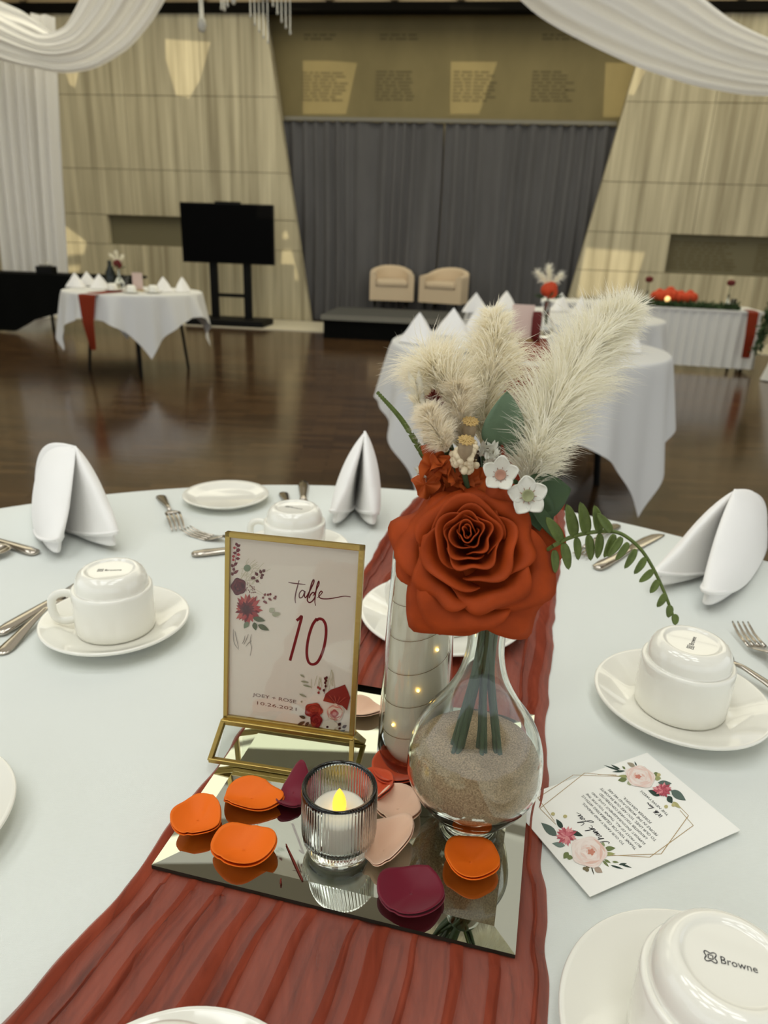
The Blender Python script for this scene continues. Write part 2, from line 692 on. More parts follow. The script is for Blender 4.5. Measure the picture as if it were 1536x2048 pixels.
def slab(poly, dep):
    if len(poly) < 3:
        return
    c = np.mean(poly, axis=0)
    q = [(p[0] + np.sign(c[0] - p[0]) * GAP, p[1] + np.sign(c[1] - p[1]) * GAP) for p in poly]
    b = MB()
    b.prism(q, WE, EZ, wl(0, 0, dep), -WN * .14)
    b.build('stone_slab', MT['stone'], wall, smooth=False)


for side in (-1, 1):
    nz0, nz1 = (nL1[1], nL0[1]) if side < 0 else (nR1[1], nR0[1])
    nx0, nx1 = (nL0[0], nL0[0] + 2.0) if side < 0 else (nR0[0], nR0[0] + 2.6)
    zs = sorted([0, nz0, nz1, w2(230, 338)[1], w2(230, 190)[1], WTOP])
    for r in range(len(zs) - 1):
        z0, z1 = zs[r], zs[r + 1]
        if side < 0:
            xs = [WL, -6.6, -5.4, -4.2, -3.0, -1.8, 0.5]
        else:
            xs = [2.5, w2(1423, 250)[0], w2(1423, 250)[0] + 1.2, w2(1423, 250)[0] + 2.4, WR]
        if abs(z0 - nz0) < 1e-6:
            xs = [x for x in xs if x < nx0 - .2 or x > nx1 + .1] + [nx0, nx1]
            xs.sort()
        for c in range(len(xs) - 1):
            if abs(z0 - nz0) < 1e-6 and abs(xs[c] - nx0) < 1e-6:
                continue
            poly = [(xs[c], z0), (xs[c + 1], z0), (xs[c + 1], z1), (xs[c], z1)]
            if side < 0:
                a, b = (edge_x(eLt, eLb, 0), 0), (edge_x(eLt, eLb, 5), 5)
                poly = clip(poly, a, b)
            else:
                a, b = (edge_x(eRt, eRb, 5), 5), (edge_x(eRt, eRb, 0), 0)
                poly = clip(poly, a, b)
            slab(poly, random.uniform(-.004, .004))
    # back of the niche
    b = MB()
    b.prism([(nx0 - .02, nz0 - .02), (nx1 + .02, nz0 - .02), (nx1 + .02, nz1 + .02), (nx0 - .02, nz1 + .02)], WE, EZ, wl(0, 0, -.118), -WN * .02)
    b.build('niche_panel', MT['niche'], wall, smooth=False)


def lines_block(x0, x1, ztop, zbot, rows, dep, seed, h=.5, name='inscription'):
    """an engraved text too far away to read: rows of short strokes of uneven length"""
    r = np.random.default_rng(seed)
    b = MB()
    dz = (ztop - zbot) / rows
    for i in range(rows):
        x, xe = x0, x0 + (x1 - x0) * r.uniform(.72, 1.0)
        while x < xe:
            ww = r.uniform(.05, .17)
            z = ztop - (i + .5) * dz
            b.box(wl(min(x + ww / 2, xe), z, dep), (ww, .006, dz * h), rz=-WA)
            x += ww + .03
    return b.build(name, MT['engraving'], wall, smooth=False)


for q, (a, c) in enumerate([((604, 142), (690, 204)), ((752, 140), (826, 203)), ((908, 140), (986, 205)), ((1066, 140), (1140, 205))]):
    p0, p1 = w2(*a, -D_IN - .12), w2(*c, -D_IN - .12)
    lines_block(p0[0], p1[0], p0[1], p1[1], 9, -D_IN - .118, q)
for q, (a, c) in enumerate([((608, 66), (690, 82)), ((760, 66), (840, 82)), ((1085, 66), (1200, 82))]):
    p0, p1 = w2(*a, -D_IN - .12), w2(*c, -D_IN - .12)
    lines_block(p0[0], p1[0], p0[1], p1[1], 2, -D_IN - .118, 20 + q)
lines_block(nR0[0] + .05, nR0[0] + 1.0, nR0[1] - .08, nR1[1] + .05, 9, -.114, 40, .4)
lines_block(nR0[0] + 1.25, nR0[0] + 2.4, nR0[1] - .08, nR1[1] + .05, 9, -.114, 41, .4)

# side walls of the far half of the hall
for nm, x in (('wall_left', -8.9), ('wall_right', 8.9)):
    mb = MB()
    mb.box((x, 8.4, CEIL / 2), (.2, 9.6, CEIL))
    tag(mb.build(nm, MT['stone'], smooth=False), kind='structure')

# pale stone border of the floor along the wall
mb = MB()
mb.box(WP + WN * .66 + WE * .5 + EZ * .006, (18, 1.28, .012), rz=-WA)
tag(mb.build('trim_1', MT['stone_trim'], smooth=False), kind='structure')

# beam coloured black for the shadow gap, brown coffers above the wall
mb = MB()
mb.box(wl(.5, WTOP + .05, .0), (18, .22, .10), rz=-WA)
tag(mb.build('trim_2', MT['shadow_gap_beam'], smooth=False), kind='structure')
mb = MB()
mb.box(wl(.5, WTOP + .45, -.1), (18, .2, .7), rz=-WA)
coff = tag(mb.build('trim_3', MT['coffer'], smooth=False), kind='structure')
for s in np.arange(-8, 9, .9):
    b = MB()
    b.box(wl(s, WTOP + .44, .04), (.1, .10, .62), rz=-WA)
    b.build('coffer_rib', MT['coffer'], coff, smooth=False)

# ------------------------------------------------------------------ ceiling, with unseen holes shaped to cast the sun's patches
sun_patches = [  # outlines of the sun's patches, on the far wall
    [(330, 78), (421, 84), (400, 160), (378, 196), (352, 190), (332, 120)],
    [(127, 132), (158, 132), (150, 175), (138, 168)],
    [(606, 117), (714, 126), (692, 228), (606, 228)],
    [(902, 114), (996, 120), (958, 228), (900, 228)],
    [(1212, 108), (1276, 112), (1240, 234), (1206, 234)],
    [(1283, 96), (1308, 104), (1268, 190), (1252, 186)],
    [(130, 452), (180, 462), (158, 545), (132, 545)],
    [(1172, 496), (1290, 505), (1258, 606), (1150, 606)],
    [(566, 464), (574, 462), (598, 560), (560, 560)],
    [(0, 400), (18, 395), (16, 450), (0, 452)],
]
holes = []
for k, pt in enumerate(sun_patches):
    dep = -D_IN - .12 if k in (2, 3, 4) else 0
    hl = []
    for q in pt:
        P = hit(*q, WP + WN * dep, WN)
        t = (CEIL - P[2]) / SUN_DIR[2]
        P = P + SUN_DIR * t
        hl.append((P[0], P[1]))
    holes.append(hl)

import bmesh
bm = bmesh.new()
outer = [(-9, -8.5), (9, -8.5), (9, 13.2), (-9, 13.2)]
for lp in [outer] + holes:
    vs = [bm.verts.new((p[0], p[1], CEIL)) for p in lp]
    for i in range(len(vs)):
        bm.edges.new((vs[i - 1], vs[i]))
bmesh.ops.triangle_fill(bm, use_beauty=True, use_dissolve=False, edges=bm.edges[:])
# triangle_fill can close a hole again: take those faces out


def inside(p, poly):
    c = False
    for i in range(len(poly)):
        a, b = poly[i - 1], poly[i]
        if (a[1] > p[1]) != (b[1] > p[1]) and p[0] < (b[0] - a[0]) * (p[1] - a[1]) / (b[1] - a[1]) + a[0]:
            c = not c
    return c


bad = [f for f in bm.faces if any(inside(f.calc_center_median()[:2], h) for h in holes)]
bmesh.ops.delete(bm, geom=bad, context='FACES_ONLY')
me = bpy.data.meshes.new('ceiling')
bm.to_mesh(me)
bm.free()
me.materials.append(MT['ceiling'])
ceil = bpy.data.objects.new('ceiling', me)
COL.objects.link(ceil)
tag(ceil, kind='structure')
for s in np.arange(-3.0, 6.0, 1.5):                       # ribs crossing the ceiling over the tables
    b = MB()
    b.box((0, 3.2 + s * .9, CEIL - .03), (17.6, .12, .06))
    b.build('ceiling_rib', MT['ceiling'], ceil, smooth=False)

# ------------------------------------------------------------------ curtain, rail
DC = -.22                                                     # curtain depth behind the wall face
rz0 = w2(565, 240, DC)[1]
mb = MB()
mb.box(wl((edge_x(eLt, eLb, rz0) + edge_x(eRt, eRb, rz0)) / 2, rz0 + .02, DC + .02), (edge_x(eRt, eRb, rz0) - edge_x(eLt, eLb, rz0) - .02, .05, .05), rz=-WA)
tag(mb.build('curtain_rail', MT['rail'], smooth=False), 'thin grey rail above the closed grey curtains', 'rail')
seam = w2(886, 300, DC)[0]


def curtain(s0, s1, label, seed):
    b = MB()
    ns, nz = 240, 14
    P = np.zeros((ns, nz, 3))
    s = np.linspace(s0, s1, ns)
    u = s * 5.2 + .6 * vnoise(s * 2.2, seed)
    fold = .036 * np.sin(u * 2 * PI) + .016 * vnoise(s * 9, seed + 3)
    for j, t in enumerate(np.linspace(0, 1, nz)):
        z = .02 + (rz0 - .03) * t
        x = s + .014 * np.sin(t * 4 + s * 3)
        x = np.clip(x, edge_x(eLt, eLb, z) - .10, edge_x(eRt, eRb, z) + .10)
        for i in range(ns):
            P[i, j] = wl(x[i], z, DC + fold[i] * (.75 + .25 * (1 - t)))
    b.grid(P)
    return tag(b.build('curtain', MT['curtain']), label, 'curtain', 'stage curtains')


curtain(edge_x(eLt, eLb, WTOP) - .02, seam - .012, 'grey pleated curtain left of the centre gap, beside the television', 1)
curtain(seam + .012, edge_x(eRt, eRb, WTOP) + .02, 'grey pleated curtain right of the centre gap, beside the sloping right wall', 2)

# ------------------------------------------------------------------ stage with two tub chairs
SP = on(648, 676, 0)
SA = math.radians(5)
SE = np.array([math.cos(SA), -math.sin(SA), 0])
SN = np.array([-math.sin(SA), -math.cos(SA), 0])
SH = .30
st = thing('stage_platform', 'low black skirted stage platform in front of the grey curtains', 'stage', SP)
cx, dpt = 2.1, 1.35
b = MB()
b.box(SP + SE * cx - SN * dpt / 2 + EZ * (SH - .03), (2 * cx + .06, dpt + .04, .06), rz=-SA)
b.build('deck', MT['stage_top'], st, smooth=False)
b = MB()
b.box(SP + SE * cx + SN * .026 + EZ * (SH - .03), (2 * cx + .08, .012, .062), rz=-SA)
b.build('edge_strip', MT['stage_trim'], st, smooth=False)
b = MB()
n = 160
for (o, d, ln) in ((SP, SE, 2 * cx), (SP - SN * dpt, SN, dpt)):
    nn = np.cross(EZ, d)
    s = np.linspace(0, ln, n)
    P = np.zeros((n, 2, 3))
    for i in range(n):
        off = .008 * math.sin(s[i] * 90)
        for j, z in enumerate((.0, SH - .06)):
            P[i, j] = o + d * s[i] - nn * off + EZ * z
    b.grid(P)
b.build('skirt', MT['black_cloth'], st)


def tub_chair(px, py, rz, label, w_):
    P = on(px, py, SH)
    r = thing('tub_chair', label, 'armchair', P, rz, 'tub chairs on the stage')
    k = w_ / .70
    # seat box + curved shell; the chair faces -Y
    b = MB()
    shp = []
    th = np.linspace(-PI * .98, -0.02 * PI, 26) + PI
    outer, inner = [], []
    for t in th:
        outer.append((.35 * math.cos(t), .30 * math.sin(t) ** 1 + .02))
        inner.append((.255 * math.cos(t), .205 * math.sin(t) + .02))
    outer = [(.35, -.30)] + outer + [(-.35, -.30)]
    inner = [(.255, -.30)] + inner + [(-.255, -.30)]
    nn = len(outer)
    top = lambda i: .52 + .12 * math.sin(PI * i / (nn - 1)) ** .8
    G = np.zeros((nn, 7, 3))
    for i in range(nn):
        o, q = np.array(outer[i]), np.array(inner[i])
        h = top(i)
        ring = [(o, .11), (o, h - .05), (o * .96 + q * .04, h - .015), (o * .5 + q * .5, h), (o * .04 + q * .96, h - .015), (q, h - .05), (q, .11)]
        for j, (xy, z) in enumerate(ring):
            G[i, j] = (xy[0] * k, xy[1] * k, z * k)
    b.grid(G)
    for i in (0, nn - 1):
        o0 = b.n
        b.add(G[i], [tuple(range(7))])
    b.build('shell', MT['chair'], r, world=False)
    b = MB()
    b.box((0, -.06 * k, .215 * k), (.51 * k, .47 * k, .21 * k))
    b.build('seat_base', MT['chair'], r, world=False, smooth=False)
    b = MB()
    b.box((0, -.07 * k, .375 * k), (.5 * k, .49 * k, .11 * k))
    b.build('seat_cushion', MT['chair'], r, world=False, bevel=.035, smooth=False)
    for sx in (-1, 1):
        for y in (-.25, .22):
            b = MB()
            b.tube([(sx * .26 * k, y * k, 0), (sx * .26 * k, y * k, .115 * k)], [.02, .028], 8)
            b.build('leg', MT['black'], r, world=False)


tub_chair(781, 613, math.radians(2), 'beige tub chair on the stage, the left one nearer the television', .66)
tub_chair(890, 619, math.radians(-24), 'beige tub chair on the stage, turned inward, right of its twin', .66)

# ------------------------------------------------------------------ television on its stand
TY = 10.75
t0, t1, t2 = at(357, 405, TY), at(549, 409, TY), at(359, 525, TY)
tw, thh = t1[0] - t0[0], t0[2] - t2[2]
tc = (t0 + t1) / 2
tc[2] -= thh / 2
TV = thing('television', 'large black flat television on a black floor stand before the stone wall', 'television', (tc[0], TY, 0))
RA = math.radians(-6)
def tb(name, c, s, mt, par=None, bev=0):
    b = MB()
    b.box(c, s)
    return b.build(name, mt, par or TV, world=False, smooth=False, bevel=bev)
TV.rotation_euler[2] = RA
fr = tb('screen_housing', (0, 0, tc[2]), (tw, .07, thh), MT['black'], bev=.008)
tb('screen', (0, -.0365, tc[2]), (tw - .03, .004, thh - .03), MT['screen'], fr)
tb('camera_bar', (.02, -.01, tc[2] + thh / 2 + .012), (.36, .05, .024), MT['black'], fr)
lw = .105
for sx in (-1, 1):
    tb('upright', (sx * .25, .06, (tc[2] - thh / 2) / 2 + .1), (lw, .07, tc[2] - thh / 2 + .18), MT['black'])
tb('shelf', (0, .06, .42), (.5, .05, .05), MT['black'])
tb('base', (-.02, .02, .055), (1.15, .6, .09), MT['black'], bev=.02)

# ------------------------------------------------------------------ hanging voile on the left
DY = 9.9
b = MB()
ns, nz = 120, 26
P = np.zeros((ns, nz, 3))
for j, t in enumerate(np.linspace(0, 1, nz)):
    py = 30 + 590 * t
    a, c = at(-60 + 70 * t, py, DY), at(104 + 32 * t, py, DY)
    for i, sx in enumerate(np.linspace(0, 1, ns)):
        q = a + (c - a) * sx
        q[1] += .05 * math.sin(sx * 46 + .8 * math.sin(t * 3)) + .04 * float(vnoise(sx * 14, 9))
        P[i, j] = q
b.grid(P)
tag(b.build('white_drape', MT['drape']), 'tall white voile drape hanging at the left wall behind the black table', 'drape')
# its foot gathered on the floor
q = on(66, 632, 0)
b = MB()
G = np.zeros((60, 10, 3))
for i, t in enumerate(np.linspace(0, 2 * PI, 60, endpoint=False)):
    for j, s in enumerate(np.linspace(0, 1, 10)):
        r = (1 - s) ** .6 * (1 + .12 * math.sin(7 * t + 4 * s) + .08 * math.sin(13 * t))
        G[i, j] = (q[0] + .42 * r * math.cos(t), q[1] - .1 + .22 * r * math.sin(t), .004 + .27 * s ** .8)
b.grid(G, wrap_u=True)
tag(b.build('white_cloth_bundle', MT['drape']), 'white cloth bundle heaped on the floor under the black table', 'cloth')


# ------------------------------------------------------------------ swags under the ceiling
def swag(ctrl, width, label, seed, folds=5, sag=.05):
    P0 = smooth_path(ctrl, 60)
    T = np.gradient(P0, axis=0)
    T /= np.linalg.norm(T, axis=1)[:, None]
    b = MB()
    nw = 60
    G = np.zeros((60, nw, 3))
    for i in range(60):
        view = nrm(P0[i] - CO)
        side = nrm(np.cross(T[i], view))
        wv = np.interp(i / 59, np.linspace(0, 1, len(width)), width)
        for j, s in enumerate(np.linspace(-1, 1, nw)):
            f = .075 * math.sin(s * folds * PI + .9 * math.sin(i / 14 + seed)) + .06 * float(vnoise(s * 5 + 20, seed))
            G[i, j] = P0[i] + side * s * wv / 2 + view * (f + .10 * s * s)
    b.grid(G)
    return tag(b.build('fabric_swag', MT['drape']), label, 'swag', 'white ceiling swags')


swag([at(-300, -30, 10.0), at(-150, 0, 9.4), at(-30, 62, 8.8), at(75, 103, 8.0), at(150, 98, 7.4), at(206, 52, 6.8), at(245, -10, 6.2), at(290, -110, 5.6), at(345, -260, 4.8)],
     [.5, .5, .46, .30, .36, .46, .50, .5, .5], 'white fabric swag looping from the left drape up to the ceiling', 3)
swag([at(-140, 30, 9.1), at(-40, 44, 9.0), at(40, 66, 8.85), at(104, 88, 8.7)], [.62, .52, .42, .2],
     'short bright white swag tail draped over the left drape top', 6, 3)
swag([at(1020, -190, 4.4), at(1130, -70, 5.0), at(1235, 0, 5.6), at(1330, 58, 6.2), at(1440, 112, 6.9), at(1560, 140, 7.7), at(1700, 130, 8.6), at(1860, 70, 9.5), at(2000, -30, 10.4)],
     [.5, .56, .58, .56, .48, .42, .42, .42, .4], 'white fabric swag sweeping down to the right under the ceiling', 8, 4)

# ------------------------------------------------------------------ crystal strands of the chandelier
CY = 6.0
ch = thing('chandelier', 'crystal chandelier of hanging bead strands above the left wall', 'chandelier', at(500, -70, CY))
b = MB()
c0 = at(500, -70, CY)
th = np.linspace(0, 2 * PI, 40)
b.tube([(c0[0] + .62 * math.cos(t), CY + .3 * math.sin(t), c0[2]) for t in th], .02, 8)
b.tube([c0 + np.array([-.6, 0, 0]), c0 + np.array([.6, 0, 0])], .012, 6)
b.tube([c0, (c0[0], c0[1], CEIL)], .014, 6)
b.build('ring', MT['crystal'], ch)
strands = [(404, 50, .016), (443, 16, .005), (449, 19, .005), (455, 10, .005), (467, 2, .008)]
strands += [(501 + 8.8 * i, [32, 48, 62, 74, 84][i], .0042) for i in range(5)]
strands += [(546 + 8.6 * i, [10, 26, 42, 54, 66][i], .0042) for i in range(5)]
for (px, py, r) in strands:
    e = at(px, py, CY + random.uniform(-.12, .12))
    b = MB()
    b.tube([e, (e[0], e[1], c0[2])], r, 6)
    b.ball(e, r * 2.1, 8, sq=(1, 1, 1.5))
    b.build('crystal_strand', MT['crystal'], ch)


# ================================================================== TABLES
def cloth_mesh(R, S2, top, seed, rot=0, folds=14, amp=.05, maxdrop=9, nth=360, floor=.03, puddle=False):
    """a square cloth of half side S2 over a round top of radius R (local coordinates, z up from the floor)"""
    b = MB()
    th = np.linspace(0, 2 * PI, nth, endpoint=False)
    rr = list(np.linspace(0.0001, R - .012, 10))
    nd = 18
    G = np.zeros((nth, len(rr) + 3 + nd, 3))
    r_ = np.random.default_rng(seed)
    ph = r_.uniform(0, 6.28, 4)
    for i, t in enumerate(th):
        a = t - rot
        drop = min(S2 / max(abs(math.cos(a)), abs(math.sin(a))) - R, maxdrop, top - floor)
        prof = [(x, top) for x in rr] + [(R - .004, top - .0012), (R + .003, top - .006), (R + .006, top - .016)]
        for k in range(nd):
            s = (k + 1) / nd
            z = top - .016 - (drop - .016) * s
            w_ = amp * (s ** .8) * (.55 * math.sin(folds * t + ph[0]) + .35 * math.sin((folds * 1.7) * 1.0 // 1 * t + ph[1]) + .3 * math.sin(5 * t + ph[2]))
            prof.append((R + .008 + .035 * s + w_ + amp * .35 * s, z))
        for j, p in enumerate(prof):
            G[i, j] = (p[0] * math.cos(t), p[0] * math.sin(t), p[1])
    b.grid(G, wrap_u=True)
    return b


def round_table(name, label, loc, R, top, legs=4, rot=.6, group=None, lr=.014):
    t = thing(name, label, 'table', loc, 0, group)
    b = MB()
    b.lathe([(.0001, top - .03), (R - .01, top - .03), (R - .004, top - .016), (R - .01, top - .005), (.0001, top - .005)], 64)
    b.build('tabletop', MT['straw'], t, world=False)
    for k in range(legs):
        a = rot + k * 2 * PI / legs
        b = MB()
        b.tube([(R * .62 * math.cos(a), R * .62 * math.sin(a), top - .03), (R * .74 * math.cos(a), R * .74 * math.sin(a), 0)], lr, 8)
        b.build('leg', MT['black'], t, world=False)
    return t


# near table: a 72 inch round with a floor length white cloth
NT = np.array([-.084, .348, 0])
TOP = .75
round_table('round_table', 'round banquet table in the foreground, under the plain white cloth', NT, .915, TOP - .004)
b = cloth_mesh(.925, 1.55, TOP, 4, rot=.3, folds=16, maxdrop=.66)
o = b.build('tablecloth', MT['cloth'], loc=(0, 0, 0))
o.location = NT
tag(o, 'plain white cloth over the foreground round table', 'tablecloth')

# ------------------------------------------------------------------ runner on the near table
ys = np.array([-.60, -.2, .278, .394, .60, .884, 1.06, 1.23, 1.262, 1.275, 1.285])
xl = np.array([-.53, -.38, -.205, -.165, -.107, -.028, .012, .062, .071, .074, .076])
xr = np.array([.02, .055, .106, .126, .172, .24, .290, .331, .340, .344, .346])


def runner_top(x, y):
    """height of the table surface under the runner, going over the far edge"""
    return TOP


nu, nv = 300, 420
G = np.zeros((nv, nu, 3))
yy = np.linspace(-.55, 1.262, nv)
mirC = np.array([-.002, .4775])
for i, y in enumerate(yy):
    a, c = np.interp(y, ys, xl), np.interp(y, ys, xr)
    a += .004 * float(vnoise(y * 16, 1)) + .002 * float(vnoise(y * 45, 2))
    c += .004 * float(vnoise(y * 16, 3)) + .002 * float(vnoise(y * 45, 4))
    s = np.linspace(0, 1, nu)
    wob = .020 * vnoise(np.array([y * 7.0]), 5)[0] + .03 * vnoise(s * 3 + y * 3.1, 8)
    u = s + wob
    # gathered ridges running along the cloth
    h = .0013 + .0028 * np.abs(vnoise(u * 15 + .25 * y, 11)) ** 1.3 + .0034 * np.clip(vnoise(u * 30 + .9 * y, 12), 0, 1) ** 2.2 \
        + .0010 * np.abs(vnoise(u * 66 + .7 * y, 13)) + .0004 * vnoise(u * 40 + y * 34, 14)
    saw = (u * 8.3 + .9 * vnoise(u * 5 + y * 1.7, 31) + .5 * vnoise(y * 5 + u * 2, 32)) % 1.0
    h += (.0060 * saw ** 4) * (.45 + .55 * vnoise(u * 4 + y * 3.0, 33) ** 2 * 2)
    saw2 = (u * 21.0 + .8 * vnoise(u * 9 + y * 2.6, 34)) % 1.0
    h += .0016 * saw2 ** 3 * np.clip(.4 + vnoise(u * 7 + y * 4, 35), 0, 1)
    edge = np.minimum(s, 1 - s)
    h *= np.clip(edge / .02, .25, 1)
    h += .0016 * np.exp(-((edge - .035) / .018) ** 2) * (1 + vnoise(s * 3 + y * 14, 15))
    x = a + (c - a) * s
    # pressed flat under the mirror
    dx, dy = x - mirC[0], y - mirC[1]
    ca, sa = math.cos(math.radians(-13)), math.sin(math.radians(-13))
    lx, ly = dx * ca + dy * sa, -dx * sa + dy * ca
    under = (np.abs(lx) < .138) & (np.abs(ly) < .138)
    h = np.where(under, np.minimum(h, .0035), np.minimum(h, .013))
    G[i, :, 0], G[i, :, 1], G[i, :, 2] = x, y, TOP + np.maximum(h, .0006)
b = MB()
b.grid(G)
# gathers folded over onto themselves: a second layer of the gauze in narrow strips
for k, (u0, ww, sd_) in enumerate(((.035, .030, 1), (.085, .022, 2), (.15, .034, 3), (.225, .018, 4), (.30, .040, 5), (.40, .020, 6), (.465, .034, 7), (.56, .022, 8), (.63, .046, 9), (.735, .020, 10), (.80, .034, 11), (.88, .024, 12), (.955, .034, 13))):
    nn = 9
    Sg = np.zeros((nv, nn, 3))
    for i, y in enumerate(yy):
        cu = u0 + .020 * float(vnoise(y * 3.2, 50 + sd_)) + .006 * float(vnoise(y * 13, 70 + sd_))
        wv = ww * (.75 + .75 * float(vnoise(y * 4.5, 90 + sd_)))
        wv = max(wv, .003)
        for j, q in enumerate(np.linspace(-.5, .5, nn)):
            f = np.clip(cu + q * wv, 0.001, .999) * (nu - 1)
            i0 = int(f)
            p = G[i, i0] + (G[i, min(i0 + 1, nu - 1)] - G[i, i0]) * (f - i0)
            Sg[i, j] = p + np.array([0, 0, .0004 + .0022 * (1 - (2 * q) ** 2) * (.25 if G[i, i0, 2] < TOP + .0036 and abs(y - .48) < .17 else 1)])
    b.grid(Sg)
# hanging part over the far edge
H = np.zeros((14, nu, 3))
for k, t in enumerate(np.linspace(0, 1, 14)):
    ang = min(1, t * 6) * PI / 2
    H[k] = G[-1]
    H[k, :, 1] += .016 * math.sin(ang) + .02 * t
    H[k, :, 2] = G[-1, :, 2] - .016 * (1 - math.cos(ang)) - max(0, t - .17) * .42
b.grid(H)
tag(b.build('table_runner', MT['runner'], loc=(0, .35, TOP)), 'rust gauze runner across the foreground table under the mirror', 'table runner')

# ------------------------------------------------------------------ left table in the distance
LT = np.array([-2.36, 6.75, 0])
LTOP = .715
LR = .60
round_table('round_table', 'distant round table on thin legs, left, by the television', LT, LR, LTOP - .004, rot=.35)
b = cloth_mesh(LR + .006, .80, LTOP, 9, rot=math.radians(-17), folds=15, amp=.034)
o = b.build('tablecloth', MT['far_cloth'], loc=(0, 0, 0))
o.location = LT
tag(o, 'white pointed cloth on the distant left table by the television', 'tablecloth')


def hang_runner(P, direc, wtop, ln, zt, label, mat=MT['rust'], wbot=.05, fold_in=0, shift=0.0, out=0.0, cat='table runner', name='table_runner'):
    """a cloth tail lying over a table edge; P = edge point, direc = outward"""
    d = nrm(direc)
    sdir = np.cross(EZ, d)
    b = MB()
    G = np.zeros((26, 24, 3))
    for i, t in enumerate(np.linspace(0, 1, 26)):
        for j, s in enumerate(np.linspace(-.5, .5, 24)):
            if t < .2:
                q = P - d * fold_in * (1 - t / .2) + sdir * s * wtop
                z = zt + .005
            else:
                k = (t - .2) / .8
                wv = wtop + (wbot - wtop) * k ** 1.2
                q = P + d * (.014 + out + .05 * min(1, k * 2) + .012 * math.sin(s * 16 + k * 3) * k) + sdir * (s * wv + shift * k)
                z = zt + .005 - ln * k - .012
            G[i, j] = (q[0], q[1], z)
    b.grid(G)
    return tag(b.build(name, mat), label, cat)


ex = at(193, 580, LT[1] - LR * .82)
dv = np.array([ex[0] - LT[0], -LR * .85, 0])
dv = nrm(dv)
hang_runner(LT + dv * (LR + .008), dv, .17, .44, LTOP, 'rust runner tail tapering down the distant left table by the television', wbot=.035, fold_in=.5, shift=.05, out=.03)

# ------------------------------------------------------------------ middle right table
MTT = np.array([.675, 3.56, 0])
MR, MTOP = .660, .745
round_table('round_table', 'round table behind the bouquet, on dark legs', MTT, MR, MTOP - .004, rot=.25, lr=.018)
b = cloth_mesh(MR + .004, .955, MTOP, 21, rot=math.radians(-3), folds=13, amp=.034)
o = b.build('tablecloth', MT['far_cloth'], loc=(0, 0, 0))
o.location = MTT
tag(o, 'white cloth with hanging corners on the table behind the bouquet', 'tablecloth')
e0 = at(1064, 700, MTT[1] - MR)
dv = nrm([e0[0] - MTT[0], -MR, 0])
hang_runner(MTT + dv * (MR + .010), dv, .20, .55, MTOP, 'rust runner falling down the table behind the bouquet', wbot=.14, fold_in=1.1, out=.035)

# ------------------------------------------------------------------ third table farther back
TT = np.array([1.30, 5.55, 0])
TR, TTOP = .72, .735
round_table('round_table', 'round table second behind the bouquet, before the head table', TT, TR, TTOP - .004, rot=.5)
b = cloth_mesh(TR + .006, .99, TTOP, 31, rot=.5, folds=15, amp=.04)
o = b.build('tablecloth', MT['far_cloth'], loc=(0, 0, 0))
o.location = TT
tag(o, 'white cloth of the farther table, half hidden behind the pampas', 'tablecloth')

# ------------------------------------------------------------------ head table on the right with a pleated skirt
HZ = .655
hA = on(1502, 735, .07)
hA[2] = 0
ha = math.radians(12)
HE = np.array([-math.cos(ha), math.sin(ha), 0])              # to the left along the front
HB = np.array([math.sin(ha), math.cos(ha), 0])
HL, HD = 2.3, .75
ht = thing('head_table', 'long white skirted head table against the right stone wall', 'table', hA)
b = MB()
b.box(hA + HE * HL / 2 + HB * HD / 2 + EZ * (HZ - .012), (HL + .03, HD + .03, .024), rz=-ha)
b.build('tabletop', MT['far_cloth'], ht, smooth=False)
b = MB()
n = 300
for (o_, d_, ln, nn) in ((hA, HE, HL, -HB), (hA, HB, HD, -HE)):
    s = np.linspace(0, ln, n)
    P = np.zeros((n, 6, 3))
    for j, t in enumerate(np.linspace(0, 1, 6)):
        for i in range(n):
            off = .014 * math.sin(s[i] * 62 + .6 * math.sin(s[i] * 9)) * (1 - .5 * t) + .02 * (1 - t)
            P[i, j] = o_ + d_ * s[i] + nn * off + EZ * (.05 + (HZ - .06) * t)
    b.grid(P)
b.build('pleated_skirt', MT['far_cloth'], ht)
for (a, c) in ((.08, .08), (HL - .08, .08), (.08, HD - .08), (HL - .08, HD - .08)):
    b = MB()
    p = hA + HE * a + HB * c
    b.tube([p, p + EZ * (HZ - .03)], .016, 8)
    b.build('leg', MT['black'], ht)
hang_runner(hA + HE * .10 - HB * .03, -HB, .105, .47, HZ, 'rust cloth tail hanging at the right end of the head table', wbot=.085, fold_in=.25)

# white cloth at the very right edge
q = on(1600, 766, 0)
b = MB()
G = np.zeros((60, 16, 3))
for i, t in enumerate(np.linspace(0, 2 * PI, 60, endpoint=False)):
    for j, s in enumerate(np.linspace(0, 1, 16)):
        r = .36 - .15 * s + .03 * math.sin(9 * t) * (1 - s)
        G[i, j] = (q[0] + r * math.cos(t) + .06 * s, q[1] + r * math.sin(t), .01 + .80 * s)
b.grid(G, wrap_u=True)
b.add([G[i, -1] for i in range(60)], [tuple(range(60))])
tag(b.build('draped_stand', MT['far_cloth']), 'white draped stand at the right edge beyond the head table', 'stand')
b = MB()
g0, g1 = at(1545, 612, q[1] - .26), at(1512, 702, q[1] - .40)
for k in range(420):
    t_ = rng.random()
    p = g0 + (g1 - g0) * t_ + rng.normal(size=3) * np.array([.022, .012, .02])
    d = nrm(rng.normal(size=3)) * rng.uniform(.03, .06)
    sd = nrm(np.cross(d, rng.normal(size=3))) * .011
    b.add([p, p + d * .5 + sd, p + d, p + d * .5 - sd], [(0, 1, 2, 3)])
tag(b.build('leaf_garland', MT['garland'], smooth=False), 'green leaf garland trailing down the white stand at the right edge', 'garland', kind='stuff')

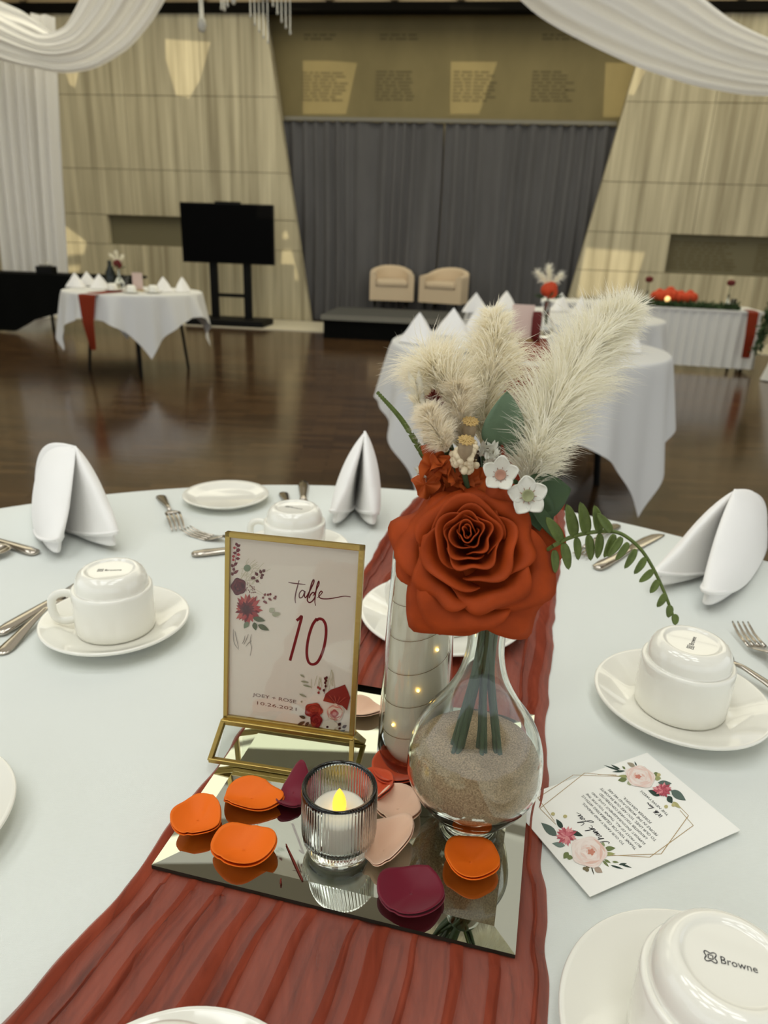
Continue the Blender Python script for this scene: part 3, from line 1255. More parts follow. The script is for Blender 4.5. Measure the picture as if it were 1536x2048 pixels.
# ------------------------------------------------------------------ black table at the far left
kA, kB = at(-120, 541, 9.1), at(262, 556, 9.1)
bt = thing('black_table', 'long black draped table at the far left before the white drape', 'table', (kA[0], 9.1, 0))
kz = (kA[2] + kB[2]) / 2
b = MB()
b.box(((kA[0] + kB[0]) / 2, 9.1 + .30, kz - .015), (kB[0] - kA[0], .60, .03))
b.build('tabletop', MT['black_cloth'], bt, smooth=False)
b = MB()
n = 90
P = np.zeros((n, 5, 3))
for i, s in enumerate(np.linspace(0, 1, n)):
    x = kA[0] + (kB[0] - kA[0]) * s
    px = -120 + 382 * s
    # the front cloth is hitched up on the right
    hem = np.interp(px, [-120, 20, 60, 120, 270], [.0, .02, .16, .27, .30])
    for j, t in enumerate(np.linspace(0, 1, 5)):
        P[i, j] = (x, 9.09 - .02 * math.sin(s * 40) * (1 - t) - .02 * (1 - t), hem + (kz - hem) * t)
b.grid(P)
b.build('black_cloth', MT['black_cloth'], bt)
for x in (kA[0] + .1, kB[0] - .1, (kA[0] + kB[0]) / 2):
    b = MB()
    b.tube([(x, 9.4, 0), (x, 9.4, kz - .03)], .02, 8)
    b.build('leg', MT['black'], bt)
q = at(93, 541, 9.3)
eq = thing('mixer_box', 'small black box with a bright dial on the black table', 'box', (q[0], 9.3, kz))
b = MB()
b.box((q[0], 9.3, kz + .045), (.20, .16, .09))
b.build('case', MT['black'], eq, smooth=False, bevel=.006)
b = MB()
b.box((q[0] + .02, 9.25, kz + .1), (.15, .04, .02))
b.build('lid_edge', MT['rail'], eq, smooth=False)
b = MB()
b.ball((q[0] + .05, 9.22, kz + .115), .022, 12)
b.build('dial', MT['crystal'], eq)


# ------------------------------------------------------------------ far table ware
def pyramid_napkin_far(P, s, rz, label, group):
    """a napkin folded into a standing pyramid: three curved panels meeting in a point"""
    b = MB()
    G = np.zeros((36, 8, 3))
    for i, t in enumerate(np.linspace(0, 2 * PI, 36, endpoint=False)):
        e = 1 / max(abs(math.cos(t)), abs(math.sin(t))) ** .55
        for j, k in enumerate(np.linspace(0, 1, 8)):
            r = (1 - k ** 1.15) * e * (1 + .06 * math.sin(4 * t + 5 * k))
            G[i, j] = (r * .095 * s * math.cos(t), r * .06 * s * math.sin(t), .004 + .14 * s * k)
    b.grid(G, wrap_u=True)
    o = b.build('folded_napkin', MT['napkin'], loc=(0, 0, 0))
    o.location = P
    o.rotation_euler = (0, 0, rz)
    return tag(o, label, 'napkin', group)


def far_cup(P, label, group):
    t = thing('coffee_cup', label, 'cup', P, 0, group)
    b = MB()
    b.lathe([(.0001, .004), (.05, .004), (.078, .014), (.08, .018), (.05, .009), (.0001, .009)], 24)
    b.build('saucer', MT['china'], t, world=False)
    b = MB()
    b.lathe([(.042, .010), (.044, .05), (.038, .054), (.032, .068), (.0001, .070)], 24)
    b.build('cup_body', MT['china'], t, world=False)


for k, (px, yo, where) in enumerate([(152, .10, 'leftmost'), (176, .40, 'second from the left'), (200, .05, 'third from the left'), (327, -.05, 'second from the right'), (365, .05, 'rightmost')]):
    q = at(px, 575, LT[1] + yo)
    pyramid_napkin_far((q[0], q[1], LTOP), .93, .3 * k, f'white pyramid napkin on the distant left table, {where} of five', 'napkins on the distant left table')
for k, (px, yo) in enumerate([(225, -.2), (262, -.35), (306, -.25)]):
    q = at(px, 575, LT[1] + yo)
    far_cup((q[0], q[1], LTOP), f'small white cup on the distant left table, {["left", "middle", "right"][k]} one of three', 'cups on the distant left table')
for k, (px, yo, where) in enumerate([(838, -.1, 'front left, nearest the stage'), (905, .25, 'second from left, behind the first'), (958, .48, 'just left of the left pampas plume'), (1190, .1, 'right, behind the tall pampas plume'), (1262, -.1, 'far right, near the table edge')]):
    q = at(px, 660, MTT[1] + yo)
    pyramid_napkin_far((q[0], q[1], MTOP), 1.0, .5 * k - .6, f'white pyramid napkin on the table behind the bouquet, {where}', 'napkins on the table behind the bouquet')
for k, (px, yo, lab) in enumerate([(925, -.35, 'left of the runner'), (1020, -.42, 'in front of the pink card'), (1165, -.42, 'right of the runner')]):
    q = at(px, 670, MTT[1] + yo)
    far_cup((q[0], q[1], MTOP), f'upturned white cup on the table behind the bouquet, {lab}', 'cups on the table behind the bouquet')
for k, (px, yo, where) in enumerate([(950, -.1, 'leftmost'), (1010, .3, 'second from the left'), (1120, .3, 'middle'), (1160, .0, 'second from the right'), (1195, -.2, 'rightmost')]):
    q = at(px, 622, TT[1] + yo)
    pyramid_napkin_far((q[0], q[1], TTOP), 1.0, .4 * k, f'white pyramid napkin on the farther table, {where} of five', 'napkins on the farther table')


def far_bouquet(P, s, where, flower_col, tilt=0.0):
    """a small vase with one red rose, cream plumes and leaves, seen from far away"""
    v = thing('flower_vase', f'small glass vase of flowers on {where}', 'vase', P)
    b = MB()
    b.lathe([(.0001, 0), (.03 * s, .002), (.05 * s, .04 * s), (.046 * s, .07 * s), (.016 * s, .12 * s), (.016 * s, .19 * s), (.014 * s, .19 * s), (.014 * s, .12 * s), (.0001, .1 * s)], 20)
    b.build('vase_body', MT['glass'], v, world=False)
    r = thing('bouquet_flowers', f'red rose with cream plumes in the vase on {where}', 'flowers', (P[0], P[1], P[2] + .19 * s))
    b = MB()
    for k in range(5):
        b.ball((.012 * s * math.cos(k * 1.3), -.01 * s + .012 * s * math.sin(k * 1.3), .045 * s + .005 * k * s), .034 * s, 10)
    b.build('rose_head', flower_col, r, world=False)
    for k, (dx, dz) in enumerate(((-.06, .14), (-.01, .17), (.05, .13))):
        b = MB()
        pts = smooth_path([(0, .0, .05 * s), (dx * .5 * s, .01, dz * .7 * s), (dx * s * 1.2, .0, dz * s)], 40)
        for q in range(260):
            i = rng.integers(5, 40)
            p = pts[i]
            d = nrm(rng.normal(size=3) + np.array([0, 0, .8])) * .035 * s
            sd = nrm(np.cross(d, rng.normal(size=3))) * .0016
            b.add([p - sd, p + sd, p + d], [(0, 1, 2)])
        b.build('plume', MT['pampas'], r, world=False, smooth=False)['kind'] = 'stuff'
    b = MB()
    for k in range(9):
        a = k * .8
        p = np.array([.03 * s * math.cos(a), .02 * s * math.sin(a), .01 * s])
        d = nrm([math.cos(a), .4 * math.sin(a), .4]) * .06 * s
        sd = np.array([-d[1], d[0], 0]) * .25 + np.array([0, 0, .004])
        b.add([p, p + d * .5 + sd, p + d, p + d * .5 - sd], [(0, 1, 2, 3)])
    b.build('foliage', MT['garland'], r, world=False, smooth=False)
    b = MB()
    b.tube([(0, 0, .05 * s), (.002, 0, -.12 * s)], .005 * s, 6)
    b.build('stem', MT['dark_stem'], r, world=False)


q = at(240, 575, LT[1] + .12)
far_bouquet((q[0], q[1], LTOP), .9, 'the distant left table', MT['dark_red'])
q = at(1090, 650, MTT[1] + .30)
far_bouquet((q[0], q[1], MTOP), 1.0, 'the table behind the bouquet', MT['pumpkin'])

# dark bottle, warm candle and number card on the left table
q = at(222, 560, LT[1] + .34)
b = MB()
b.lathe([(.0001, 0), (.045, .002), (.048, .02), (.048, .13), (.02, .19), (.018, .24), (.0001, .245)], 20)
o = b.build('dark_bottle', MT['dark_glass'], loc=(0, 0, 0))
o.location = (q[0], q[1], LTOP)
tag(o, 'dark bottle behind the flowers on the distant left table', 'bottle')
q = at(255, 575, LT[1] - .05)
cd = thing('candle', 'small amber lit candle glass on the distant left table', 'candle', (q[0], q[1], LTOP))
b = MB()
b.lathe([(.0001, 0), (.022, 0), (.024, .13), (.021, .13), (.019, .012), (.0001, .012)], 20)
b.build('candle_glass', MT['glass'], cd, world=False)
b = MB()
b.lathe([(.0001, .014), (.017, .014), (.017, .1), (.0001, .112)], 16)
b.build('glowing_wax', MT['warm_bulb'], cd, world=False)
q = at(276, 575, LT[1] - .1)
nc = thing('number_card', 'pale number card standing on the distant left table', 'sign', (q[0], q[1], LTOP))
b = MB()
b.box((0, 0, .085), (.09, .008, .15))
b.build('card', MT['pink_card'], nc, world=False, smooth=False)
b = MB()
b.box((0, 0, .008), (.1, .05, .016))
b.build('base', MT['gold'], nc, world=False, smooth=False)

# pink card, red candle and mirror ware on the middle table
q = at(1042, 670, MTT[1] + .12)
nc = thing('number_card', 'pink number card standing on the table behind the bouquet', 'sign', (q[0], q[1], MTOP))
b = MB()
b.box((0, 0, .095), (.11, .008, .17), rz=-.2)
b.build('card', MT['pink_card'], nc, world=False, smooth=False)
b = MB()
b.box((0, 0, .008), (.12, .05, .016), rz=-.2)
b.build('base', MT['gold'], nc, world=False, smooth=False)
q = at(1074, 640, MTT[1] + .10)
b = MB()
b.lathe([(.0001, 0), (.022, 0), (.024, .05), (.025, .12), (.022, .15), (.0001, .152)], 20)
o = b.build('red_candle', MT['dark_red'], loc=(0, 0, 0))
o.location = (q[0], q[1], MTOP)
tag(o, 'short red candle beside the pink card behind the bouquet', 'candle')

# head table decoration
def head_pt(px, py_unused, back):
    """point on the head table top seen in pixel column px, `back` metres behind its front edge"""
    n_ = np.cross(HE, EZ)
    d = ray(px, 640)
    P0 = hA + HB * back
    t = np.dot(n_, P0 - CO) / np.dot(n_, d)
    q = CO + d * t
    return np.array([q[0], q[1], HZ])


b = MB()
for k in range(1500):
    px = rng.uniform(1255, 1470)
    p = head_pt(px, 0, rng.uniform(.03, .2)) + np.array([0, 0, abs(rng.normal(0, .018))])
    d = nrm(rng.normal(size=3)) * rng.uniform(.03, .07)
    sd = nrm(np.cross(d, rng.normal(size=3))) * .012
    if p[2] + min(d[2], 0) < HZ:
        d[2] = abs(d[2])
    b.add([p, p + d * .5 + sd, p + d, p + d * .5 - sd], [(0, 1, 2, 3)])
tag(b.build('leaf_garland', MT['garland'], smooth=False), 'green leaf garland along the front of the head table', 'garland', kind='stuff')
for k, (px, r) in enumerate([(1310, .085), (1331, .10), (1353, .08), (1371, .085)]):
    p = head_pt(px, 0, .22) + np.array([0, 0, .035])
    f = thing('rose_bloom', ['orange bloom at the left end of the head table row', 'largest orange bloom, second in the head table row', 'orange bloom third in the head table row', 'orange bloom at the right end of the head table row'][k], 'flower', p, 0, 'orange blooms on the head table')
    for q_ in range(7):
        b = MB()
        a = q_ * 2 * PI / 6
        rr = 0 if q_ == 6 else r * .55
        b.ball((rr * math.cos(a), rr * .8 * math.sin(a), r * (.75 if q_ < 6 else 1.1)), r * .6, 10, sq=(1, .8, 1.1))
        b.build('petal', MT['pumpkin'], f, world=False)
p = head_pt(1328, 0, .1)
b = MB()
b.ball((0, 0, .03), .03, 12)
o = b.build('tealight', MT['warm_bulb'], loc=(0, 0, 0))
o.location = p + np.array([0, 0, .05])
tag(o, 'small lit tealight among the orange blooms on the head table', 'candle')
for k, px in enumerate((1286, 1448)):
    p = head_pt(px, 0, .3)
    f = thing('bud_vase', ['bud vase with a dark red rose at the left of the head table', 'bud vase with a dark red rose at the right of the head table'][k], 'vase', p, 0, 'bud vases on the head table')
    b = MB()
    b.lathe([(.0001, 0), (.025, 0), (.028, .05), (.012, .1), (.012, .15), (.009, .15), (.009, .1), (.0001, .04)], 16)
    b.build('vase_body', MT['glass'], f, world=False)
    b = MB()
    b.tube([(0, 0, .05), (0, 0, .24)], .004, 6)
    b.build('stem', MT['dark_stem'], f, world=False)
    b = MB()
    for q_ in range(5):
        b.ball((.014 * math.cos(q_ * 1.26), .014 * math.sin(q_ * 1.26), .27), .032, 10)
    b.build('rose_head', MT['dark_red'], f, world=False)
for k, px in enumerate((1301, 1460)):
    p = head_pt(px, 0, .22)
    f = thing('candle', ['lit candle left of the orange blooms on the head table', 'lit candle right of the orange blooms, near the rust tail'][k], 'candle', p, 0, 'candles on the head table')
    b = MB()
    b.lathe([(.0001, 0), (.03, 0), (.032, .11), (.028, .11), (.026, .01), (.0001, .01)], 20)
    b.build('candle_glass', MT['glass'], f, world=False)
    b = MB()
    b.lathe([(.0001, .012), (.024, .012), (.024, .075), (.0001, .09)], 16)
    b.build('glowing_wax', MT['warm_bulb'], f, world=False)


# ================================================================== ON THE NEAR TABLE
ZR = TOP + .0046                     # underside of the mirror
MS, MTH = .256, .0055
ZM = ZR + MTH                        # mirror surface
MA = math.radians(-13.2)
ME = np.array([math.cos(MA), math.sin(MA), 0])
MF = np.array([-math.sin(MA), math.cos(MA), 0])
MC = np.array([-.002, .4775, 0])
mt_ = thing('mirror_tray', 'square mirror tray with slanted glass rim lying on the rust runner', 'mirror', MC + EZ * ZR)
h0, bv = MS / 2, .015
b = MB()


def mp(x, y, z):
    return MC + ME * x + MF * y + EZ * z


zb_ = ZM - .0023
V = [mp(-h0 + bv, -h0 + bv, ZM), mp(h0 - bv, -h0 + bv, ZM), mp(h0 - bv, h0 - bv, ZM), mp(-h0 + bv, h0 - bv, ZM)]
b.add(V, [(0, 1, 2, 3)])
b.build('mirror_face', MT['mirror'], mt_, smooth=False)
inn = [(-h0 + bv, -h0 + bv), (h0 - bv, -h0 + bv), (h0 - bv, h0 - bv), (-h0 + bv, h0 - bv)]
out = [(-h0, -h0), (h0, -h0), (h0, h0), (-h0, h0)]
for k in range(4):
    j = (k + 1) % 4
    b = MB()
    b.add([mp(*out[k], zb_), mp(*out[j], zb_), mp(*inn[j], ZM), mp(*inn[k], ZM)], [(0, 1, 2, 3)])
    b.build('bevelled_edge', MT['mirror'], mt_, smooth=False)
b = MB()
b.box(MC + EZ * (ZR + (zb_ - ZR) / 2 - .00005), (MS, MS, zb_ - ZR - .0001), rz=MA)
b.build('backing', MT['mirror_edge'], mt_, smooth=False)

# ------------------------------------------------------------------ table number in a gold frame
SA0 = np.array([-.135, .4895, ZM])
SE_ = nrm([.986, -.165, 0])
SNB = np.array([.165, .986, 0])            # to the back
SW = .1135
sg = thing('table_number_sign', 'gold framed table number sign with printed flowers on the mirror', 'sign', SA0 + SE_ * SW / 2 + SNB * .022)


def sp(e, n_, z):
    return SA0 + SE_ * e + SNB * n_ + EZ * z


def bar(name, a, c, wd=.0042, mat='gold'):
    b = MB()
    d = nrm(c - a)
    up = np.array([0, 0, 1.0]) if abs(d[2]) < .9 else SNB
    x = nrm(np.cross(d, up))
    y = np.cross(x, d)
    b.box((a + c) / 2, (np.linalg.norm(c - a) + wd * .6, wd, wd), R=np.stack([d, x, y], 1))
    return b.build(name, MT[mat], sg, smooth=False, bevel=.0006)


for back in (0, 1):
    n0 = -.002 if back == 0 else .050
    n1 = .0195 if back == 0 else .0285
    bar('base_bar', sp(-.004, n0, .0025), sp(SW + .004, n0, .0025))
    bar('base_bar', sp(0, n1, .0265), sp(SW, n1, .0265), .0046)
    for e0, e1 in ((-.004, 0), (SW + .004, SW)):
        bar('base_bar', sp(e0, n0, .0025), sp(e1, n1, .0265))
    b = MB()
    b.prism([(0, 0), (1, 0), (1, 1), (0, 1)], sp(SW - .002, n0, .004) - sp(.002, n0, .004), sp(.002, n1, .025) - sp(.002, n0, .004), sp(.002, n0, .004), SNB * .0018)
    b.build('acrylic_pane', MT['acrylic'], sg, smooth=False)
# the frame leans back a little
SB = sp(.001, .024, .0265)
SU = nrm(sp(0, .047, .190) - sp(0, .024, .0265))
FH = float(np.linalg.norm(sp(0, .047, .190) - sp(0, .024, .0265)))
FW = SW - .002
SNF = nrm(np.cross(SE_, SU))               # towards the viewer
fw = .0044


def fp(x, y, d=0):
    return SB + SE_ * x + SU * y + SNF * d


for (x0, y0, x1, y1) in ((0, 0, 0, FH), (FW, 0, FW, FH), (0, FH, FW, FH), (0, 0.002, FW, .002)):
    a, c = fp(x0, y0), fp(x1, y1)
    b = MB()
    d = nrm(c - a)
    x = nrm(np.cross(d, SNF))
    b.box((a + c) / 2, (np.linalg.norm(c - a) + fw, fw, .006), R=np.stack([d, x, SNF], 1))
    b.build('frame_bar', MT['gold'], sg, smooth=False, bevel=.0007)
b = MB()
b.prism([(fw * .3, fw * .3), (FW - fw * .3, fw * .3), (FW - fw * .3, FH - fw * .3), (fw * .3, FH - fw * .3)], SE_, SU, SB - SNF * .0008, SNF * .0010)
card_ = b.build('card', MT['sign_paper'], sg, smooth=False)
b = MB()
b.prism([(fw * .4, fw * .4), (FW - fw * .4, fw * .4), (FW - fw * .4, FH - fw * .4), (fw * .4, FH - fw * .4)], SE_, SU, SB + SNF * .0022, SNF * .0006)
b.build('front_pane', MT['acrylic'], sg, smooth=False)

# print on the card -------------------------------------------------
INK = {}


def ink(rgb):
    if rgb not in INK:
        INK[rgb] = M('printed_%02x%02x%02x' % rgb, rgb, .75, spec=.15)
    return INK[rgb]


class Print:
    """flat print: shapes given in photo measurements, laid on the card's own plane"""

    def __init__(self, P, n_, lift):
        self.P, self.n, self.k, self.b = np.asarray(P, float), nrm(n_), lift, MB()

    def pt(self, x, y):
        q = hit(x, y, self.P, self.n)
        return q + self.n * self.k

    def up(self):
        self.k += .000004

    def poly(self, pts, rgb):
        self.up()
        V = [self.pt(*p) for p in pts]
        # keep the face turned to the reader
        nn = np.cross(V[1] - V[0], V[2] - V[0])
        if nn @ self.n < 0:
            V = V[::-1]
        self.b.add(V, [tuple(range(len(V)))], ink(rgb))

    def leaf(self, x, y, dx, dy, wd, rgb, bend=0.0):
        """leaf from (x,y) along (dx,dy), half width wd (pixels)"""
        L = math.hypot(dx, dy)
        ux, uy = dx / L, dy / L
        px, py = -uy, ux
        A, Bq = [], []
        for t in np.linspace(0, 1, 7):
            h = wd * math.sin(PI * t ** .8)
            k = bend * L * math.sin(PI * t)
            A.append((x + dx * t + px * (h + k), y + dy * t + py * (h + k)))
            Bq.append((x + dx * t + px * (-h + k), y + dy * t + py * (-h + k)))
        self.poly(A + Bq[::-1][1:-1], rgb)

    def blob(self, x, y, rx, ry, rgb, lobes=0, depth=.12, ang=0, n=18, seed=0):
        pts = []
        for i in range(n if not lobes else max(n, lobes * 5)):
            t = 2 * PI * i / (n if not lobes else max(n, lobes * 5))
            r = 1 + (depth * math.cos(lobes * t + seed) if lobes else 0)
            a, c = rx * r * math.cos(t), ry * r * math.sin(t)
            pts.append((x + a * math.cos(ang) - c * math.sin(ang), y + a * math.sin(ang) + c * math.cos(ang)))
        self.poly(pts, rgb)

    def line(self, pts, wd, rgb, taper=False):
        self.up()
        V = [self.pt(*p) for p in pts]
        stroke(self.b, V, wd, self.n, ink(rgb), taper=taper)

    def rose(self, x, y, rx, ry, cols, seed, ang=0, rings=5):
        r_ = np.random.default_rng(seed)
        self.blob(x, y, rx, ry, cols[0], 5, .07, ang, 30, seed)
        for k in range(rings):
            f = 1 - (k + .4) / (rings + .4)
            for p in range(5 - k // 2):
                a = p * 2 * PI / (5 - k // 2) + k * .7 + seed
                c = cols[1 + int(r_.integers(0, len(cols) - 1))]
                # a crescent petal edge
                n = 9
                O_, I_ = [], []
                for t in np.linspace(-.62, .62, n):
                    for lst, rad in ((O_, f), (I_, f - .16 * (1 - (t / .62) ** 2) - .01)):
                        X, Y = rx * rad * math.cos(a + t), ry * rad * math.sin(a + t)
                        lst.append((x + X * math.cos(ang) - Y * math.sin(ang), y + X * math.sin(ang) + Y * math.cos(ang)))
                self.poly(O_ + I_[::-1], c)

    def daisy(self, x, y, r, n, cols, seed, ry=None):
        r_ = np.random.default_rng(seed)
        for k in range(n):
            a = 2 * PI * k / n + r_.uniform(-.1, .1)
            L = r * r_.uniform(.8, 1.08)
            self.leaf(x, y, L * math.cos(a), L * math.sin(a) * (ry or 1), r * .17, cols[int(r_.integers(0, len(cols)))])

    def done(self, name, parent):
        return self.b.build(name, None, parent, smooth=False)


PC = fp(0, 0, .00025)
pr = Print(PC, SNF, 0)
TXO = 0
Z1 = lambda X, Y: (420 + X / 3.938, 1040 + Y / 3.938)          # readings taken from an enlarged view
ZA = lambda X, Y: (440 + X / 7.877, 1060 + Y / 7.877)
ZB = lambda X, Y: (560 + X / 9.6, 1320 + Y / 9.6)
LM = (92, 20, 30)
pr.line([Z1(*p) for p in ((617, 490), (650, 497), (700, 503), (752, 509))], .0010, LM, True)
pr.line([Z1(*p) for p in ((702, 474), (690, 520), (677, 570), (670, 620), (674, 655))], .0011, LM, True)
pr.line([Z1(*p) for p in ((746, 566), (726, 554), (704, 580), (706, 612), (730, 604), (748, 560), (744, 596), (752, 612), (768, 592))], .0010, LM)
pr.line([Z1(*p) for p in ((768, 592), (795, 540), (818, 490), (815, 470), (800, 500), (782, 570), (766, 628), (784, 650), (812, 632), (828, 598), (814, 570), (792, 588), (780, 616))], .0011, LM)
pr.line([Z1(*p) for p in ((810, 600), (838, 550), (858, 505), (856, 482), (842, 520), (832, 580), (826, 640), (832, 676))], .0011, LM, True)
pr.line([Z1(*p) for p in ((846, 612), (868, 592), (884, 570), (875, 560), (860, 580), (860, 606), (885, 620), (940, 620), (1010, 608), (1060, 600), (1108, 606))], .0010, LM, True)
pr.done('table_lettering', card_)
pr = Print(PC, SNF, 0)
pr.line([Z1(*p) for p in ((682, 792), (703, 776), (722, 762), (700, 850), (665, 980), (630, 1108))], .0024, (120, 24, 30))
pr.line([Z1(*p) for p in ((842, 776), (806, 830), (775, 930), (762, 1040), (775, 1115), (808, 1137), (850, 1115), (890, 1030), (912, 920), (912, 835), (892, 790), (862, 778), (838, 792))], .0024, (120, 24, 30))
pr.done('number_ten', card_)
b = MB()
for body, (x0, y0), (x1, y1), hgt in (('JOEY + ROSE', (505, 1394), (592, 1409), .0040), ('10.26.2021', (514, 1409), (593, 1422), .0030)):
    a, c = hit(x0, y0, fp(0, 0, .0004), SNF), hit(x1, y1, fp(0, 0, .0004), SNF)
    d = c - a
    put_text(b, body, a, nrm(d), nrm(np.cross(SNF, nrm(d))), np.linalg.norm(d), hgt)
b.build('names_lettering', MT['brown_ink'], card_, smooth=False)

WINE, PLUM, ROSEC, OLIVE, SAGE, GREYG, TAN = (110, 34, 44), (72, 22, 34), (176, 62, 66), (84, 88, 60), (120, 128, 104), (150, 146, 122), (196, 178, 148)
pr = Print(PC, SNF, 0)
for k in range(26):                                    # pale grass plumes behind
    a = random.uniform(-1.5, .5)
    L = random.uniform(20, 46)
    X, Y = ZA(330 + random.uniform(-30, 200), 760 + random.uniform(-160, 160))
    pr.line([(X, Y), (X + L * .5 * math.cos(a), Y + L * .5 * math.sin(a)), (X + L * math.cos(a) + 4, Y + L * math.sin(a) + 5)], .0004, (198, 182, 156))
for (X, Y, dx, dy) in ((270, 250, -20, -55), (270, 260, 55, -30), (250, 290, -45, -20), (265, 300, 60, 20), (250, 330, 70, -10), (262, 370, -60, -20), (262, 380, 62, 14), (240, 420, -55, -10), (250, 450, 70, 0), (230, 460, -40, 20), (215, 560, 66, -50), (210, 590, -30, -60), (215, 690, 80, -60), (205, 720, -20, -60), (200, 600, 40, 40)):
    pr.leaf(*ZA(X, Y), dx / 7.9, dy / 7.9, 3.0, WINE if (X + Y) % 3 else ROSEC)
pr.line([ZA(270, 240), ZA(252, 420), ZA(205, 720)], .0004, WINE)
pr.blob(*ZA(430, 600), 7, 7, SAGE)
for (X, Y, dx, dy) in ((650, 690, -20, -70), (670, 660, 46, -40), (600, 720, -50, -60), (640, 720, 60, -20), (630, 740, 50, 20), (560, 770, -60, -40), (560, 790, 60, 30), (520, 780, -20, -50)):
    pr.leaf(*ZA(X, Y), dx / 7.9, dy / 7.9, 3.2, (96, 36, 40))
x, y = ZA(270, 890)
pr.rose(x + 3, y, 15, 17, ((86, 26, 42), (104, 34, 48), (66, 20, 36), (122, 48, 56)), 3)
for k in range(30):
    pr.blob(*ZA(random.uniform(400, 560), random.uniform(830, 1000)), 1.0, 1.0, (120, 60, 56))
for (X, Y, dx, dy) in ((700, 1040, 20, -50), (740, 1030, 40, -30), (790, 1030, 14, -44), (700, 1060, -40, 10), (760, 1070, 60, 40), (720, 1120, -44, 10), (700, 1120, 50, 40), (840, 1060, 50, 30), (870, 1060, 20, -30)):
    pr.leaf(*ZA(X, Y), dx / 7.9, dy / 7.9, 2.4, (124, 52, 56))
x, y = ZA(440, 1250)
pr.daisy(x, y, 30, 22, ((150, 44, 52), (176, 66, 68), (120, 30, 44), (190, 96, 88)), 5, 1.05)
pr.daisy(x - 2, y - 2, 18, 16, ((110, 28, 44), (92, 24, 40)), 6)
pr.blob(x - 3, y, 8, 9, (78, 22, 38), 7, .15)
for (X, Y, dx, dy, c) in ((520, 1380, 200, 50, OLIVE), (540, 1450, 30, 130, OLIVE), (600, 1490, 180, 90, OLIVE), (450, 1440, -70, 110, SAGE), (780, 1290, 80, -60, (178, 172, 150)), (820, 1330, 140, -10, (170, 164, 140))):
    pr.leaf(*ZA(X, Y), dx / 7.9, dy / 7.9, 5.2, c)
for q in (((240, 1590), (262, 1700), (300, 1860)), ((215, 1560), (215, 1700), (240, 1800), (300, 1880)), ((500, 1640), (480, 1750), (500, 1850), (478, 1980)), ((400, 1660), (380, 1740), (350, 1790)), ((450, 1640), (420, 1720), (380, 1800)), ((500, 1740), (450, 1780), (410, 1830))):
    pr.line([ZA(*p) for p in q], .0005, (120, 104, 96), True)
# lower right spray
for k in range(14):
    a = random.uniform(-1.9, -1.2)
    L = random.uniform(16, 36)
    X, Y = ZB(800 + random.uniform(-200, 260), 560 + random.uniform(-80, 60))
    pr.line([(X, Y), (X + L * .5 * math.cos(a), Y + L * .5 * math.sin(a)), (X + L * math.cos(a), Y + L * math.sin(a))], .0004, (190, 176, 146))
for q in (((390, 270), (480, 330)), ((400, 400), (560, 430)), ((440, 470), (620, 520)), ((370, 640), (520, 710)), ((400, 790), (440, 800))):
    pr.leaf(*ZB(*q[0]), (q[1][0] - q[0][0]) / 9.6, (q[1][1] - q[0][1]) / 9.6, 1.8, (150, 146, 120))
pr.line([ZB(890, 320), ZB(880, 480), ZB(850, 640)], .0004, (90, 40, 36))
for (X, Y) in ((900, 330), (870, 350), (890, 390), (870, 430), (880, 495), (845, 575), (735, 520), (745, 620), (770, 545)):
    pr.blob(*ZB(X, Y), 2.3, 2.7, (78, 22, 24) if X > 800 else (150, 50, 44))
fan = [ZB(830, 780), ZB(880, 640), ZB(980, 560), ZB(1110, 520), ZB(1250, 465), ZB(1310, 600), ZB(1350, 720), ZB(1290, 960), ZB(1200, 870)]
pr.poly(fan, (140, 40, 34))
for k in range(9):
    t = k / 8
    e = np.array(ZB(880, 640)) * (1 - t) + np.array(ZB(1330, 700)) * t
    pr.line([ZB(1090, 850), tuple(e * .9 + .1 * np.array(ZB(1090, 850)))], .0004, (176, 80, 66) if k % 2 else (110, 26, 24))
x, y = ZB(1060, 1000)
pr.rose(x, y, 17, 17, ((222, 196, 178), (206, 140, 130), (228, 204, 188), (196, 116, 112)), 8)
pr.blob(x - 1, y + 2, 8, 8, (178, 84, 84), 4, .1)
pr.blob(x - 1, y + 2, 4, 4, (204, 128, 120))
x, y = ZB(960, 1240)
pr.blob(x, y, 15, 11, (220, 204, 188), 5, .1)
pr.blob(*ZB(915, 1275), 2.6, 2.2, (60, 20, 22))
x, y = ZB(650, 960)
pr.rose(x, y, 18, 15, ((150, 38, 34), (176, 56, 48), (124, 26, 28), (140, 44, 38)), 12)
pr.rose(*ZB(700, 1150), 12, 14, ((138, 34, 32), (160, 50, 44), (112, 22, 24)), 13, rings=3)
for (X, Y, dx, dy, c) in ((500, 1110, -130, -50, (60, 52, 40)), (490, 1170, -170, 80, (52, 50, 36)), (560, 1180, -80, 90, (40, 36, 28)), (620, 1230, -90, 50, (92, 88, 66)), (1120, 1250, 60, -60, (60, 24, 22)), (1200, 1290, 90, -50, (70, 26, 24)), (1110, 1400, 150, -70, (56, 48, 38)), (1160, 1320, -20, -40, (70, 30, 24)), (760, 1300, -100, 20, (120, 30, 30))):
    pr.leaf(*ZB(X, Y), dx / 9.6, dy / 9.6, 3.2, c)
pr.done('floral_print', card_)

